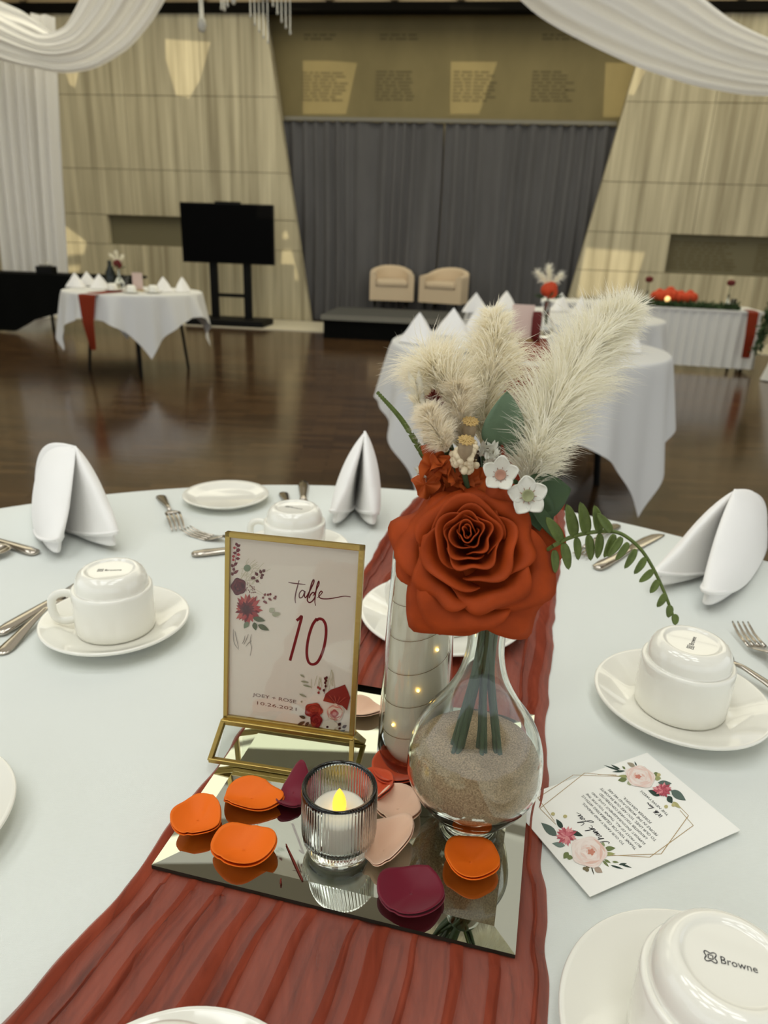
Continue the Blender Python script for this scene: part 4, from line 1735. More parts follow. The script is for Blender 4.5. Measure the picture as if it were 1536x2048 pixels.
# ------------------------------------------------------------------ thank-you card
K = [on(*q, TOP + .004) for q in ((1026, 1607), (1177, 1790), (1480, 1660), (1288, 1505))]
kx, ky = nrm(K[0] - K[1] + K[3] - K[2]), None
kc = sum(K) / 4
kx[2] = 0
kx = nrm(kx)                              # reading direction
ky = np.cross(EZ, kx)                     # up the page
kw, kh = .0990, .1515
CZ_ = TOP + .0042
cdt = thing('thank_you_card', 'white printed thank-you card lying beside the vase and the mirror', 'card', (kc[0], kc[1], CZ_ - .0006))
kc = np.array([kc[0], kc[1], CZ_])
b = MB()
b.prism([(-kw / 2, -kh / 2), (kw / 2, -kh / 2), (kw / 2, kh / 2), (-kw / 2, kh / 2)], kx, ky, kc - EZ * .0006, EZ * .0006)
sheet_ = b.build('card_sheet', MT['paper'], cdt, smooth=False)


def kp(u, v):
    """u across from the left edge 0..1, v down from the top edge 0..1"""
    return kc + kx * (u - .5) * kw + ky * (.5 - v) * kh + EZ * .00015


b = MB()
lines = ['TO OUR FAMILY AND FRIENDS,', 'THANK YOU FOR CELEBRATING WITH US.', 'BUT MOST OF ALL, THANK YOU FOR THE', 'SUPPORT, ENCOURAGEMENT, LOVE, AND', 'LAUGHTER YOU HAVE CONTRIBUTED', 'TO OUR LIVES. YOU ARE OUR FAVORITE', 'PEOPLE IN THE WORLD AND WE ARE', 'FOREVER GRATEFUL.']
for k, tx in enumerate(lines):
    wd = (len(tx) / 34) * .62
    v = .375 + k * .0335
    put_text(b, tx, kp(.5 - wd / 2, v), kx, ky, wd * kw, .0026)
put_text(b, 'THE NEWLYWEDS', kp(.5 - .15, .735), kx, ky, .30 * kw, .0026)
b.build('message_lettering', MT['ink'], sheet_, smooth=False)
# script words
b = MB()


def script(pts, u0, v0, su, sv, wd=.0007):
    stroke(b, [kp(u0 + p[0] * su, v0 - p[1] * sv) for p in pts], wd, EZ, n=len(pts) * 7)


# "Thank You," and "With love," as pen strokes (x right, y up, x-height 1)
script([(0, 1.8), (.8, 2.1), (1.7, 2.2), (2.6, 2.4)], .315, .300, .0275, .024)
script([(1.6, 2.2), (1.4, 1.2), (1.0, .2), (.4, -.3), (.1, .1)], .315, .300, .0275, .024)
script([(2.0, 0), (2.6, 1.6), (2.9, 2.3), (2.6, 2.0), (2.3, .8), (2.1, 0), (2.6, .9), (3.0, .8), (3.0, 0), (3.4, .2)], .315, .300, .0275, .024)
script([(4.2, .8), (3.7, .9), (3.5, .3), (3.9, .1), (4.2, .8), (4.2, .1), (4.6, .5), (4.8, .9), (4.7, 0), (5.2, .8), (5.5, .6), (5.5, 0), (5.9, .4)], .315, .300, .0275, .024)
script([(5.9, .4), (6.3, 1.6), (6.5, 2.3), (6.2, 1.6), (6.0, 0), (6.3, .6), (6.9, .9), (6.4, .5), (7.0, 0), (7.4, .2)], .315, .300, .0275, .024)
script([(8.4, 2.2), (8.7, 1.2), (9.2, 1.1), (9.8, 2.3), (9.4, .8), (8.8, -.8), (8.1, -1.1), (8.4, -.4), (9.6, .4)], .315, .300, .0275, .024)
script([(10.3, .8), (9.9, .5), (10.1, .05), (10.6, .3), (10.4, .85), (11.0, .8), (11.0, .2), (11.4, .2), (11.8, .9), (11.8, .1), (12.3, .2), (13.0, .5)], .315, .300, .0275, .024)
script([(0, 2), (.3, .2), (.9, 1.6), (1.3, .1), (2.0, 2.2)], .36, .700, .018, .016, .0005)
script([(2.3, .9), (2.4, .1), (2.9, 1.9), (2.9, .1), (3.5, 2), (3.4, .1), (3.7, .8), (4.1, .1)], .36, .700, .018, .016, .0005)
script([(5.4, 0), (5.9, 1.8), (6.1, 2.2), (5.8, .1), (6.3, .5), (6.7, .8), (6.5, .1), (7.1, .2), (7.2, .9), (7.6, .1), (8.0, .9), (8.4, .3), (8.9, .8), (8.6, .1), (9.4, .4)], .36, .700, .018, .016, .0005)
b.build('script_lettering', MT['ink'], sheet_, smooth=False)
kp0 = kc + EZ * .0001
pr = Print(kp0, EZ, 0)
Y1 = lambda X, Y: (1000 + X / 3.072, 1480 + Y / 3.072)
GOLDL = (176, 152, 112)
pr.line([Y1(*p) for p in ((715, 215), (600, 212))], .0007, GOLDL)
for seg in (((750, 225), (450, 215)), ((450, 215), (232, 355)), ((232, 355), (335, 500)), ((740, 222), (520, 203)), ((520, 203), (245, 420)), ((245, 420), (345, 520)),
            ((640, 705), (920, 720)), ((920, 720), (1188, 525)), ((1188, 525), (1105, 430)), ((640, 712), (990, 700)), ((990, 700), (1158, 465)), ((1158, 465), (1085, 390))):
    pr.line([Y1(*seg[0]), Y1((seg[0][0] + seg[1][0]) / 2, (seg[0][1] + seg[1][1]) / 2), Y1(*seg[1])], .00055, GOLDL)
DG, MG, LG = (58, 74, 66), (116, 128, 84), (160, 164, 110)
for (X, Y, dx, dy, c, w_) in ((350, 590, -98, -82, (96, 112, 104), 8), (385, 545, -40, -60, DG, 5), (430, 560, 80, 30, DG, 5), (400, 650, -80, -15, (120, 138, 130), 5.5), (640, 670, 70, -6, MG, 5), (630, 700, 80, 0, LG, 4), (625, 660, 10, -34, (150, 160, 120), 5), (680, 770, 80, 24, DG, 2), (740, 762, 70, 24, DG, 2), (730, 765, 50, -6, DG, 2), (690, 748, 40, 4, MG, 2), (630, 740, 40, 40, MG, 2.4), (640, 735, 40, 20, MG, 2.4), (580, 785, 50, 30, (176, 156, 140), 6), (560, 775, 18, 56, (70, 70, 60), 1.2),
                         (420, 690, -30, 40, MG, 6), (410, 720, 40, 4, MG, 5),
                         (780, 240, -56, 8, MG, 5), (790, 225, -66, -4, LG, 3), (790, 250, 12, 30, (170, 176, 140), 5), (740, 190, -106, -36, DG, 1.6), (740, 182, -60, -30, DG, 2), (770, 190, -80, 6, DG, 2), (770, 180, -20, -20, MG, 2), (830, 165, -50, -26, (160, 150, 130), 4), (840, 160, -14, -28, DG, 1.4), (870, 165, 30, 10, MG, 2),
                         (940, 215, 40, -6, MG, 5), (950, 235, 40, 0, LG, 5), (970, 262, 86, 6, (96, 112, 104), 5), (1050, 310, 92, 62, (96, 112, 104), 8), (990, 340, -80, -30, DG, 6), (1030, 345, 28, 44, DG, 6), (1060, 380, 50, 40, (176, 172, 120), 4)):
    pr.leaf(*Y1(X, Y), dx / 3.072, dy / 3.072, w_, c)
for (X, Y) in ((325, 455), (400, 470), (1020, 410), (1065, 400), (540, 780), (520, 790), (535, 800), (975, 215)):
    pr.blob(*Y1(X, Y), 4, 3.4, (190, 182, 130) if X not in (540, 520, 535) else (120, 110, 84))
PK = ((206, 118, 128), (188, 92, 104), (222, 150, 152), (170, 78, 90))
pr.daisy(*Y1(408, 590), 22, 18, PK, 31, .9)
pr.daisy(*Y1(408, 590), 13, 14, PK, 32, .9)
RS = ((238, 224, 216), (233, 206, 196), (242, 230, 223), (228, 192, 178), (236, 214, 205))
pr.rose(*Y1(545, 690), 36, 30, RS, 33, .3, 6)
pr.blob(*Y1(560, 690), 7, 6, (206, 140, 120), 5, .2)
pr.rose(*Y1(862, 228), 30, 21, RS, 34, .3, 6)
pr.blob(*Y1(848, 228), 6, 4, (206, 132, 116), 5, .2)
pr.daisy(*Y1(998, 310), 20, 18, PK, 35, .78)
pr.daisy(*Y1(998, 310), 12, 14, PK, 36, .78)
pr.done('floral_print', sheet_)

# ------------------------------------------------------------------ ribbed votive glass with an electric tealight
VP = np.array([-.0242, .4010, ZM])
vt = thing('votive_glass', 'clear ribbed glass candle holder at the centre of the mirror', 'candle holder', VP)
b = MB()


def rib(t, prof):
    z = prof[:, 1]
    k = np.clip((z - .013) / .004, 0, 1) * np.clip((.056 - z) / .003, 0, 1) * (prof[:, 0] > .0252)
    return .00075 * abs(math.sin(t * 34)) * k


b.lathe([(.0001, .0012), (.0200, .0012), (.0212, .0002), (.0225, .0015), (.0232, .005), (.0246, .009), (.0262, .013), (.0264, .020), (.0264, .052), (.0268, .0562), (.0262, .0578), (.0252, .0580), (.0238, .0574), (.0233, .0550), (.0231, .020), (.0222, .0145), (.019, .0125), (.0001, .0122)], 272, ripple=rib)
b.build('glass_cup', MT['glass'], vt, world=False)
tl = thing('tealight', 'white electric tealight with a glowing flame bulb inside the ribbed glass', 'candle', VP + EZ * .0126)
b = MB()
b.lathe([(.0001, 0), (.0186, 0), (.0192, .002), (.0192, .0225), (.0186, .0245), (.0165, .0252), (.010, .0243), (.0065, .0238), (.0001, .0236)], 48)
tlb = b.build('tealight_body', MT['tealight'], tl, world=False)
b = MB()
b.lathe([(.0001, .0225), (.0042, .0226), (.0050, .0262), (.0050, .0300), (.0042, .0342), (.0026, .0382), (.0010, .0412), (.0001, .0424)], 20)
b.build('flame_bulb', MT['flame'], tlb, world=False)

# ------------------------------------------------------------------ glass cylinder with pillar candle and string lights
CP = np.array([.0326, .5056, ZM])
cy = thing('glass_cylinder', 'tall clear glass cylinder vase standing behind the bud vase', 'vase', CP)
b = MB()
b.lathe([(.0001, .0008), (.0295, .0008), (.0308, .002), (.0312, .006), (.0305, .03), (.0296, .057), (.0282, .106), (.0262, .152), (.0246, .188), (.0240, .204), (.0234, .2052), (.0228, .204), (.0234, .188), (.0249, .152), (.0268, .106), (.0282, .057), (.0290, .03), (.0292, .013), (.0270, .0100), (.0001, .0098)], 96)
b.build('glass_body', MT['glass'], cy, world=False)
pc = thing('pillar_candle', 'tall ivory pillar candle inside the glass cylinder', 'candle', CP + EZ * .0102)
b = MB()
b.lathe([(.0001, 0), (.0262, 0), (.0264, .01), (.0256, .05), (.0240, .1), (.0222, .145), (.0212, .172), (.0200, .1755), (.0001, .174)], 64)
b.build('candle_body', MT['wax'], pc, world=False)
fl = thing('string_lights', 'thin copper wire with tiny lit bulbs wound around the ivory candle', 'lights', CP + EZ * .0102)


def cyl_r(z):
    return float(np.interp(z, [.0, .05, .1, .145, .19], [.0276, .0268, .0252, .0234, .0218]))


def cyl_hit(px, py):
    """point on the front of the candle seen at this reading"""
    d = ray(px, py)
    t = .4
    for _ in range(200):
        q = CO + d * t
        r = math.hypot(q[0] - CP[0], q[1] - CP[1])
        z = q[2] - CP[2] - .0102
        if r <= cyl_r(z):
            break
        t += .0015
    return q


b = MB()
pts = []
for k, q in enumerate(np.linspace(0, 1, 200)):
    a = q * 5 * 2 * PI
    z = .012 + .15 * q + .006 * math.sin(a + .6)
    pts.append((cyl_r(z) * math.cos(a), cyl_r(z) * math.sin(a), z))
b.tube(pts, .00028, 5)
wire_ = b.build('wire', MT['wire'], fl, world=False)
ROOTS[wire_.name] = ROOTS[fl.name]
for (px, py) in ((874, 1299), (901, 1276), (836, 1381), (769, 1382), (787, 1449)):
    q = cyl_hit(px, py)
    b = MB()
    b.ball(q, .0013, 8)
    b.build('bulb', MT['led'], wire_)

# ------------------------------------------------------------------ bud vase with sand
VB = np.array([.0745, .4330, ZM])
bvz = thing('bud_vase', 'clear round-bellied glass vase with sand, holding the bouquet', 'vase', VB)
outer = [(.0001, .0020), (.0170, .0018), (.0200, .0004), (.0213, .0015), (.0215, .0045), (.0226, .0080), (.0288, .0140), (.0378, .0240), (.0446, .0345), (.0498, .0460), (.0503, .0560), (.0490, .0705), (.0450, .0840), (.0385, .0965), (.0305, .1075), (.0225, .1210), (.0172, .1335), (.0142, .1460), (.0130, .1580), (.0134, .1720), (.0146, .1860), (.0158, .1960)]
inner = [(.0146, .1960), (.0126, .1820), (.0114, .1700), (.0109, .1580), (.0121, .1460), (.0152, .1330), (.0205, .1205), (.0285, .1070), (.0365, .0955), (.0428, .0830), (.0467, .0700), (.0480, .0560), (.0475, .0460), (.0424, .0355), (.0356, .0262), (.0274, .0195), (.0190, .0150), (.0001, .0140)]
sm = lambda L: [tuple(p) for p in smooth_path([(r, z, 0) for r, z in L], len(L) * 3)[:, :2]]
prof = [(max(r, .0001), z) for r, z in sm(outer)] + [(.0152, .1966)] + [(max(r, .0001), z) for r, z in sm(inner)]
b = MB()
b.lathe(prof, 96)
b.build('glass_body', MT['green_glass'], bvz, world=False)
b = MB()
SZ = .0700
G = []
prof = [(r - .0006, z + .0004) for r, z in sm(inner)[::-1] if z < SZ - .001]
prof = [(max(r, .0001), z) for r, z in prof]
r1 = prof[-1][0]
th = np.linspace(0, 2 * PI, 64, endpoint=False)
P = np.zeros((64, len(prof) + 9, 3))
for i, t in enumerate(th):
    for j, (r, z) in enumerate(prof):
        P[i, j] = (r * math.cos(t), r * math.sin(t), z)
    for j, f in enumerate(np.linspace(.97, 0.001, 9)):
        r = r1 * f
        x, y = r * math.cos(t), r * math.sin(t)
        P[i, len(prof) + j] = (x, y, SZ + .005 * (1 - f) + .0022 * math.sin(x * 210) * math.cos(y * 190) * (1 if f < .9 else .2) - .0004)
b.grid(P, wrap_u=True)
o = b.build('vase_sand', MT['sand'], loc=(0, 0, 0))
o.location = VB
tag(o, 'brown sand filling the lower half of the bud vase', 'sand', kind='stuff')


# ------------------------------------------------------------------ satin petals
def petal(px, py, wpx, hpx, ang, mat, label, bend=(.2, .1), curl=0, lift=.004, z0=None, seed=0, up=.0, tip=0.0, group='scattered satin petals'):
    """a two-layer satin petal: centre at the reading, half sizes along ang in metres"""
    z0 = ZM if z0 is None else z0
    c = on(px, py, z0 + .006)
    r_ = np.random.default_rng(seed)
    t = thing('satin_petal', label, 'petal', (c[0], c[1], z0), ang, group)
    ph = r_.uniform(0, 6, 4)
    for layer in range(2):
        b = MB()
        n, k = 40, 12
        G = np.zeros((n, k, 3))
        for i, th in enumerate(np.linspace(0, 2 * PI, n, endpoint=False)):
            for j, s in enumerate(np.linspace(.001, 1, k)):
                rr = s * (1 + tip * math.cos(th) ** 5 + .035 * math.sin(3 * th + ph[0]) + .02 * math.sin(5 * th + ph[3]))
                x, y = wpx * rr * math.cos(th), hpx * rr * math.sin(th)
                z = bend[0] * (x / wpx) ** 2 * wpx + bend[1] * (y / hpx) ** 2 * hpx
                z += curl * hpx * max(0, y / hpx) ** 3 + .0014 * math.sin(3 * th + ph[1]) * s * s + .0010 * math.sin(2 * th + ph[2]) * s + .0011 * math.exp(-((x / wpx - .2 * math.sin(ph[2]) - .5 * y / hpx) / .10) ** 2) * s
                z += up * (x / wpx)
                if layer:
                    x, y, z = x * 1.015 + .0003, y * 1.015 - .0005, z - .0008 * (1 + .8 * math.sin(th + ph[3])) * s
                G[i, j] = (x, y, z)
        if layer == 0:
            zmin = G[..., 2].min()
        G[..., 2] += lift - zmin + (.0006 if layer == 0 else -.0006)
        b.grid(G, wrap_u=True)
        b.build('petal_layer', mat, t, world=False, solid=.0006)
    return t


RD = math.radians
petal(396, 1634, .0185, .0205, RD(10), MT['orange_petal'], 'orange petal at the left edge of the mirror', (.34, .40), lift=.0015, seed=1, tip=-.08)
petal(503, 1590, .0235, .0165, RD(-6), MT['orange_petal'], 'orange petal on the mirror, left of the upright dark red petal', (.20, .38), lift=.0015, seed=2, tip=.05)
petal(487, 1693, .0235, .0185, RD(2), MT['orange_petal'], 'orange petal nearest the front left corner of the mirror', (.42, .36), lift=.0015, seed=3)
petal(942, 1718, .0200, .0185, RD(-35), MT['orange_petal'], 'orange petal at the front right of the mirror', (.42, .42), lift=.0015, seed=4)
petal(822, 1780, .0230, .0200, RD(-6), MT['wine_petal'], 'round burgundy petal at the front edge of the mirror', (.30, .26), lift=.0015, seed=5)
petal(796, 1612, .0185, .0190, RD(-20), MT['peach_petal'], 'peach petal between the ribbed glass and the round vase', (.36, .46), lift=.0015, seed=6)
petal(768, 1694, .0235, .0150, RD(52), MT['peach_petal'], 'peach petal in front of the ribbed glass, with a folded lip', (.40, .75), lift=.0015, seed=7, tip=.28)
petal(797, 1538, .0230, .0215, RD(5), MT['rust_petal'], 'deep orange petal behind the peach one, by the round vase', (.30, .40), lift=.0030, seed=8)
petal(748, 1576, .0180, .0150, RD(70), MT['rust_petal'], 'deep orange petal partly hidden behind the ribbed glass', (.55, .75), lift=.0015, seed=9)
petal(587, 1586, .0165, .0125, RD(66), MT['wine_petal'], 'burgundy petal standing folded left of the ribbed glass', (.75, -.35), lift=.0015, seed=10, up=.007, tip=.0)
petal(722, 1416, .0200, .0140, RD(-4), MT['peach_petal'], 'peach petal at the back edge of the mirror behind the sign', (.2, .5), lift=.0015, seed=11)
# a fallen stalk on the mirror
for a, c, lab in (((572, 1688), (605, 1760), 'longer'), ((562, 1757), (561, 1767), 'shorter')):
    b = MB()
    p, q = on(*a, ZM + .001), on(*c, ZM + .001)
    b.tube([p, (p + q) / 2 + EZ * .0004, q], [.0004, .0007, .0007], 6)
    tag(b.build('dry_stalk', MT['red_head'], loc=p), f'{lab} broken dark red stalk lying on the mirror', 'stalk')


# ------------------------------------------------------------------ cups upside down on their saucers
def saucer_mesh(R):
    b = MB()
    b.lathe([(.0001, .0035), (R * .50, .0035), (R * .52, .0002), (R * .56, .0002), (R * .60, .0035), (R * .82, .0095), (R * .97, .0165), (R, .0185), (R * 1.004, .0200), (R * .99, .0214), (R * .96, .0205), (R * .82, .0150), (R * .66, .0098), (R * .56, .0078), (R * .45, .0070), (R * .43, .0078), (R * .41, .0070), (.0001, .0068)], 96)
    return b


CUP = [(.0368, .0020), (.0405, .0000), (.0424, .0010), (.0432, .004), (.0436, .020), (.0436, .040), (.0434, .0485), (.0430, .0512), (.0418, .0526), (.0402, .0524), (.0392, .0516), (.0390, .0540), (.0384, .0600), (.0370, .0650), (.0345, .0692), (.0312, .0720), (.0288, .0728), (.0268, .0728), (.0255, .0720), (.0246, .0708), (.0225, .0706), (.0001, .0706)]


def cup_and_saucer(P, hand, label_c, label_s, mark=None, R=.082, emblem=True):
    ZS = TOP
    s = thing('saucer', label_s, 'saucer', (P[0], P[1], ZS), 0, 'saucers on the foreground table')
    saucer_mesh(R).build('saucer_body', MT['china'], s, world=False)
    t = thing('coffee_cup', label_c, 'cup', (P[0], P[1], ZS + .0078), 0, 'upturned cups on the foreground table')
    b = MB()
    b.lathe(CUP, 96)
    cb = b.build('cup_body', MT['china'], t, world=False)
    b = MB()
    d = np.array([math.cos(hand), math.sin(hand), 0])
    pts = smooth_path([d * .0420 + EZ * .0435, d * .054 + EZ * .0452, d * .0640 + EZ * .040, d * .0660 + EZ * .027, d * .0630 + EZ * .0150, d * .054 + EZ * .0105, d * .0420 + EZ * .0125], 26)
    b.tube(pts, .0047, 12, flat=.72, up=np.cross(d, EZ))
    b.build('handle', MT['china'], t, world=False)
    if mark is not None:
        x = np.array([math.cos(mark), math.sin(mark), 0])
        y = np.cross(EZ, x)
        b = MB()
        o = EZ * .07085 - x * .0055 - y * .0022
        put_text(b, 'Browne', o, x, y, .0178, .0044)
        if emblem:
            c = EZ * .07085 - x * .0105
            for rad, wd in ((.0030, .0006), (.0013, .0005)):
                th = np.linspace(0, 2 * PI, 41)
                r_ = rad * (1 + (.30 if rad > .002 else .2) * np.cos(4 * th))
                pts = np.array([c + x * r_[i] * math.cos(th[i] + .78) + y * r_[i] * math.sin(th[i] + .78) for i in range(41)])
                T = np.gradient(pts, axis=0)
                T /= np.linalg.norm(T, axis=1)[:, None]
                N = np.cross(EZ, T)
                b.grid(np.stack([pts - N * wd / 2, pts + N * wd / 2], 1))
        b.build('maker_mark', MT['ink'], cb, world=False, smooth=False)
    return t


def ctr(px, py):
    return on(px, py, TOP + .008)


cup_and_saucer(ctr(233, 1252), RD(190), 'upturned white cup with its handle to the left, near the left napkin', 'white saucer under the left cup with the visible handle', RD(8), .081)
cup_and_saucer(ctr(1358, 1408), RD(35), 'upturned white cup on the right, beside the thank-you card', 'white saucer under the right cup above the thank-you card', RD(60), .083)
cup_and_saucer(on(1412, 2105, TOP + .008), RD(-20), 'nearest upturned white cup, bottom right, with the black maker mark', 'white saucer cut by the bottom right corner', RD(-16), .082)
cup_and_saucer(np.array([-.090, .196, 0]), RD(-20), 'upturned white cup cut off at the bottom edge on the runner', 'white saucer at the bottom edge on the rust runner', None, .08)
cup_and_saucer(ctr(590, 1108), RD(170), 'upturned white cup peeking out above the gold sign frame', 'white saucer hidden behind the gold sign frame', RD(-20), .078)
cup_and_saucer(np.array([.074, .752, 0]), RD(170), 'white cup standing behind the glass cylinder and the rose', 'white saucer behind the glass cylinder on the rust runner', None, .098)
sc = on(-226, 1658, TOP + .012)
s = thing('saucer', 'white saucer cut off by the left edge of the picture', 'saucer', (sc[0], sc[1], TOP), 0, 'saucers on the foreground table')
saucer_mesh(.086).build('saucer_body', MT['china'], s, world=False)

# bread plate at the back
pp = on(452, 990, TOP + .012)
b = MB()
R = .0735
b.lathe([(.0001, .003), (R * .6, .003), (R * .63, 0), (R * .67, 0), (R * .7, .004), (R * .97, .0125), (R, .0145), (R * .985, .0158), (R * .88, .0128), (R * .72, .0078), (R * .66, .0068), (.0001, .0062)], 72)
o = b.build('bread_plate', MT['china'], loc=(0, 0, 0))
o.location = (pp[0], pp[1], TOP)
tag(o, 'small white plate at the back edge of the foreground table', 'plate')


# ------------------------------------------------------------------ cutlery
def strip(mb, st):
    """stations (x, y0, half width, thickness, z): a flattened bar of elliptical section"""
    n = 10
    P = np.zeros((len(st), n, 3))
    for i, (x, y, w_, t_, z) in enumerate(st):
        for j in range(n):
            a = 2 * PI * j / n
            P[i, j] = (x, y + w_ * math.cos(a), z + t_ * math.sin(a))
    o = mb.n
    mb.grid(P, wrap_v=True)
    mb.f += [tuple(o + j for j in range(n)), tuple(o + (len(st) - 1) * n + j for j in range(n))[::-1]]
    mb.mi += [0, 0]


HANDLE = [(0, 0, .003, .0008, .0020), (.004, 0, .0075, .0016, .0022), (.012, 0, .0092, .0018, .0026), (.03, 0, .0078, .0019, .0045), (.06, 0, .0050, .0020, .0085), (.085, 0, .0034, .0022, .0110), (.105, 0, .0032, .0022, .0098)]


def cutlery(kind, a, c, label, flip=False, z0=0.0, tip=False):
    """handle end at a, head towards c (both on the table)"""
    p, q = np.asarray(a, float), np.asarray(c, float)
    ang = math.atan2(q[1] - p[1], q[0] - p[0])
    if tip:
        p = q - np.array([math.cos(ang), math.sin(ang), 0]) * {'f': .178, 's': .157, 'k': .211}[kind]
    t = thing({'f': 'fork', 's': 'spoon', 'k': 'table_knife'}[kind], label, {'f': 'fork', 's': 'spoon', 'k': 'knife'}[kind], (p[0], p[1], TOP + z0), ang)
    b = MB()
    if kind == 'k':
        strip(b, [(0, 0, .004, .002, .0035), (.004, 0, .0085, .0034, .0038), (.02, 0, .0098, .0040, .0042), (.05, 0, .0082, .0038, .0042), (.085, 0, .0060, .0032, .0040), (.098, 0, .0066, .0034, .0038), (.102, 0, .0062, .0028, .0036)])
        b.build('handle', MT['steel'], t, world=False)
        b = MB()
        strip(b, [(.100, 0, .0055, .0022, .0036), (.106, .001, .0082, .0012, .0034), (.13, .001, .0096, .0010, .0030), (.17, .001, .0100, .0009, .0024), (.195, .0, .0085, .0008, .0018), (.207, -.003, .0045, .0006, .0014), (.211, -.005, .001, .0004, .0012)])
        b.build('blade', MT['steel'], t, world=False)
    else:
        strip(b, HANDLE)
        b.build('handle', MT['steel'], t, world=False)
        sg_ = -1 if flip else 1
        if kind == 'f':
            b = MB()
            zz = lambda x: (.0098 + (sg_ * -.0) + (.009 * math.sin((x - .105) / .075 * PI) * (1 if flip else -1)) - (x - .105) * (.10 if flip else .02))
            st = [(.104, 0, .0032, .0020, .0098), (.112, 0, .0062, .0016, zz(.112)), (.122, 0, .0108, .0013, zz(.122)), (.132, 0, .0122, .0012, zz(.132))]
            strip(b, [(x, y, w_, t_, max(z, .0018)) for x, y, w_, t_, z in st])
            b.build('fork_neck', MT['steel'], t, world=False)
            for k in range(4):
                b = MB()
                y = -.0099 + k * .0066
                strip(b, [(x, y * (1 - (x - .13) * 1.2), w_, .0010, max(zz(x), .0012)) for x, w_ in ((.130, .0024), (.145, .0020), (.16, .0018), (.172, .0015), (.178, .0008))])
                b.build('tine', MT['steel'], t, world=False)
        else:
            b = MB()
            n, m_ = 36, 10
            G = np.zeros((n, m_, 3))
            for i, th in enumerate(np.linspace(0, 2 * PI, n, endpoint=False)):
                for j, s in enumerate(np.linspace(.001, 1, m_)):
                    x = .128 + .029 * s * math.cos(th)
                    wv = .0205 * (1 + .12 * math.cos(th))
                    z = .0085 + (.0075 * (1 - s * s) * (1 if flip else -1)) + (.0 if flip else .001)
                    G[i, j] = (x, wv * s * math.sin(th), max(z, .0012))
            b.grid(G, wrap_u=True)
            b.build('bowl', MT['steel'], t, world=False, solid=.001)
    return t


def two(a, c):
    return on(*a, TOP + .004), on(*c, TOP + .004)


cutlery('f', *two((320, 988), (350, 1046)), 'fork lying upside down, left of the small white plate', True)
cutlery('f', *two((480, 1088), (372, 1060)), 'fork whose curved tines show left of the gold sign frame', False, tip=True)
cutlery('k', *two((383, 1108), (480, 1098)), 'table knife whose handle end shows left of the gold sign frame')
cutlery('f', *two((566, 982), (582, 1030)), 'fork lying behind the upturned cup, right of the small plate', True)
cutlery('k', *two((607, 963), (606, 1036)), 'table knife with a golden reflection, right of the fork behind the cup')
cutlery('k', *two((74, 1106), (-60, 1064)), 'table knife at the left edge with its handle towards the left napkin')
cutlery('s', *two((-90, 1122), (24, 1100)), 'spoon cut by the left edge beside a table knife', tip=True)
cutlery('k', *two((-6, 1268), (190, 1150)), 'table knife whose blade passes behind the left cup')
cutlery('f', *two((-2, 1306), (150, 1180)), 'fork at the left edge passing under the left saucer rim')
cutlery('k', *two((1192, 1136), (1330, 1060)), 'dark table knife lying behind the fern, left of the right napkin')
cutlery('f', *two((1235, 1046), (1150, 1120)), 'fork half hidden behind the fern leaves')
cutlery('s', *two((1640, 1440), (1500, 1362)), 'spoon at the right edge beside the right saucer', True, z0=.004)
cutlery('f', *two((1640, 1440), (1533, 1320)), 'fork with upright tines at the right edge of the picture', z0=.006)


# ------------------------------------------------------------------ standing folded napkins
def napkin(A, D, T1, T2, label, w1=.018, w2_=.018, bulge=.02, seed=0, backb=1.0):
    """apex A, back foot D, two front toes; each flank is a folded double layer that opens in a loop at the toe"""
    A, D, T1, T2 = [np.asarray(v, float) for v in (A, D, T1, T2)]
    base = (D + T1 + T2) / 3
    base[2] = TOP
    t = thing('folded_napkin', label, 'napkin', base, 0, 'standing napkins on the foreground table')
    for q, (T, wt) in enumerate(((T1, w1), (T2, w2_))):
        other = T2 if q == 0 else T1
        d = T - D
        Ld = np.linalg.norm(d)
        d = d / Ld
        sd = np.cross(EZ, d)
        if sd @ (other - D) > 0:
            sd = -sd                          # outward side
        n, k = 44, 26
        for lay in range(2):
            b = MB()
            G = np.zeros((n, k, 3))
            for j, v in enumerate(np.linspace(0, 1, k)):
                back = D + (A - D) * v + (EZ * .022 - d * .020) * math.sin(PI * v) * backb
                front = T + (A - T) * v ** 1.12
                front = front + (d * .016 + EZ * .008) * math.sin(PI * v)
                wv = wt * (1 - v ** 1.8) * (1 if lay == 0 else .6) + .008 * (1 - v ** 8)
                for i, th in enumerate(np.linspace(0, 2 * PI, n, endpoint=False)):
                    c, s_ = math.cos(th), math.sin(th)
                    f = .5 - .5 * c * (1 if lay == 0 else .93)
                    p = back + (front - back) * f
                    # the loop is widest towards the toe
                    thick = wv * (.5 + .5 * f ** .8)
                    p = p + sd * s_ * thick * .66 + sd * bulge * math.sin(PI * v ** .8) * math.sin(PI * f) * .55
                    p = p + d * .002 * math.sin(6 * v + th * 2 + seed)
                    if lay:
                        p = p - sd * .0004
                    p[2] += (.030 if lay == 0 else .012) * max(0, (f - .5) / .5) ** 1.4 * max(0, 1 - v * 2.2) ** 1.2
                    p[2] = max(p[2], TOP + .0012)
                    G[i, j] = p
            b.grid(G, wrap_u=True)
            b.build('flank' if lay == 0 else 'inner_fold', MT['napkin'], t, solid=.0012)
        # rolled hem along the toe
        b = MB()
        pts = []
        for i, th in enumerate(np.linspace(-.5 * PI, .5 * PI, 18)):
            f = .5 + .5 * math.cos(th)
            th2 = PI - th
            f2 = .5 - .5 * math.cos(th2)
            p = D + (T - D) * f2
            p = p + sd * math.sin(th2) * (wt + .008) * (.5 + .5 * f2 ** .8) * .68
            pts.append((p[0], p[1], TOP + .004 + .030 * max(0, (f2 - .5) / .5) ** 1.4))
        b.tube(pts, .0022, 6)
        b.build('hem', MT['napkin'], t)
    return t


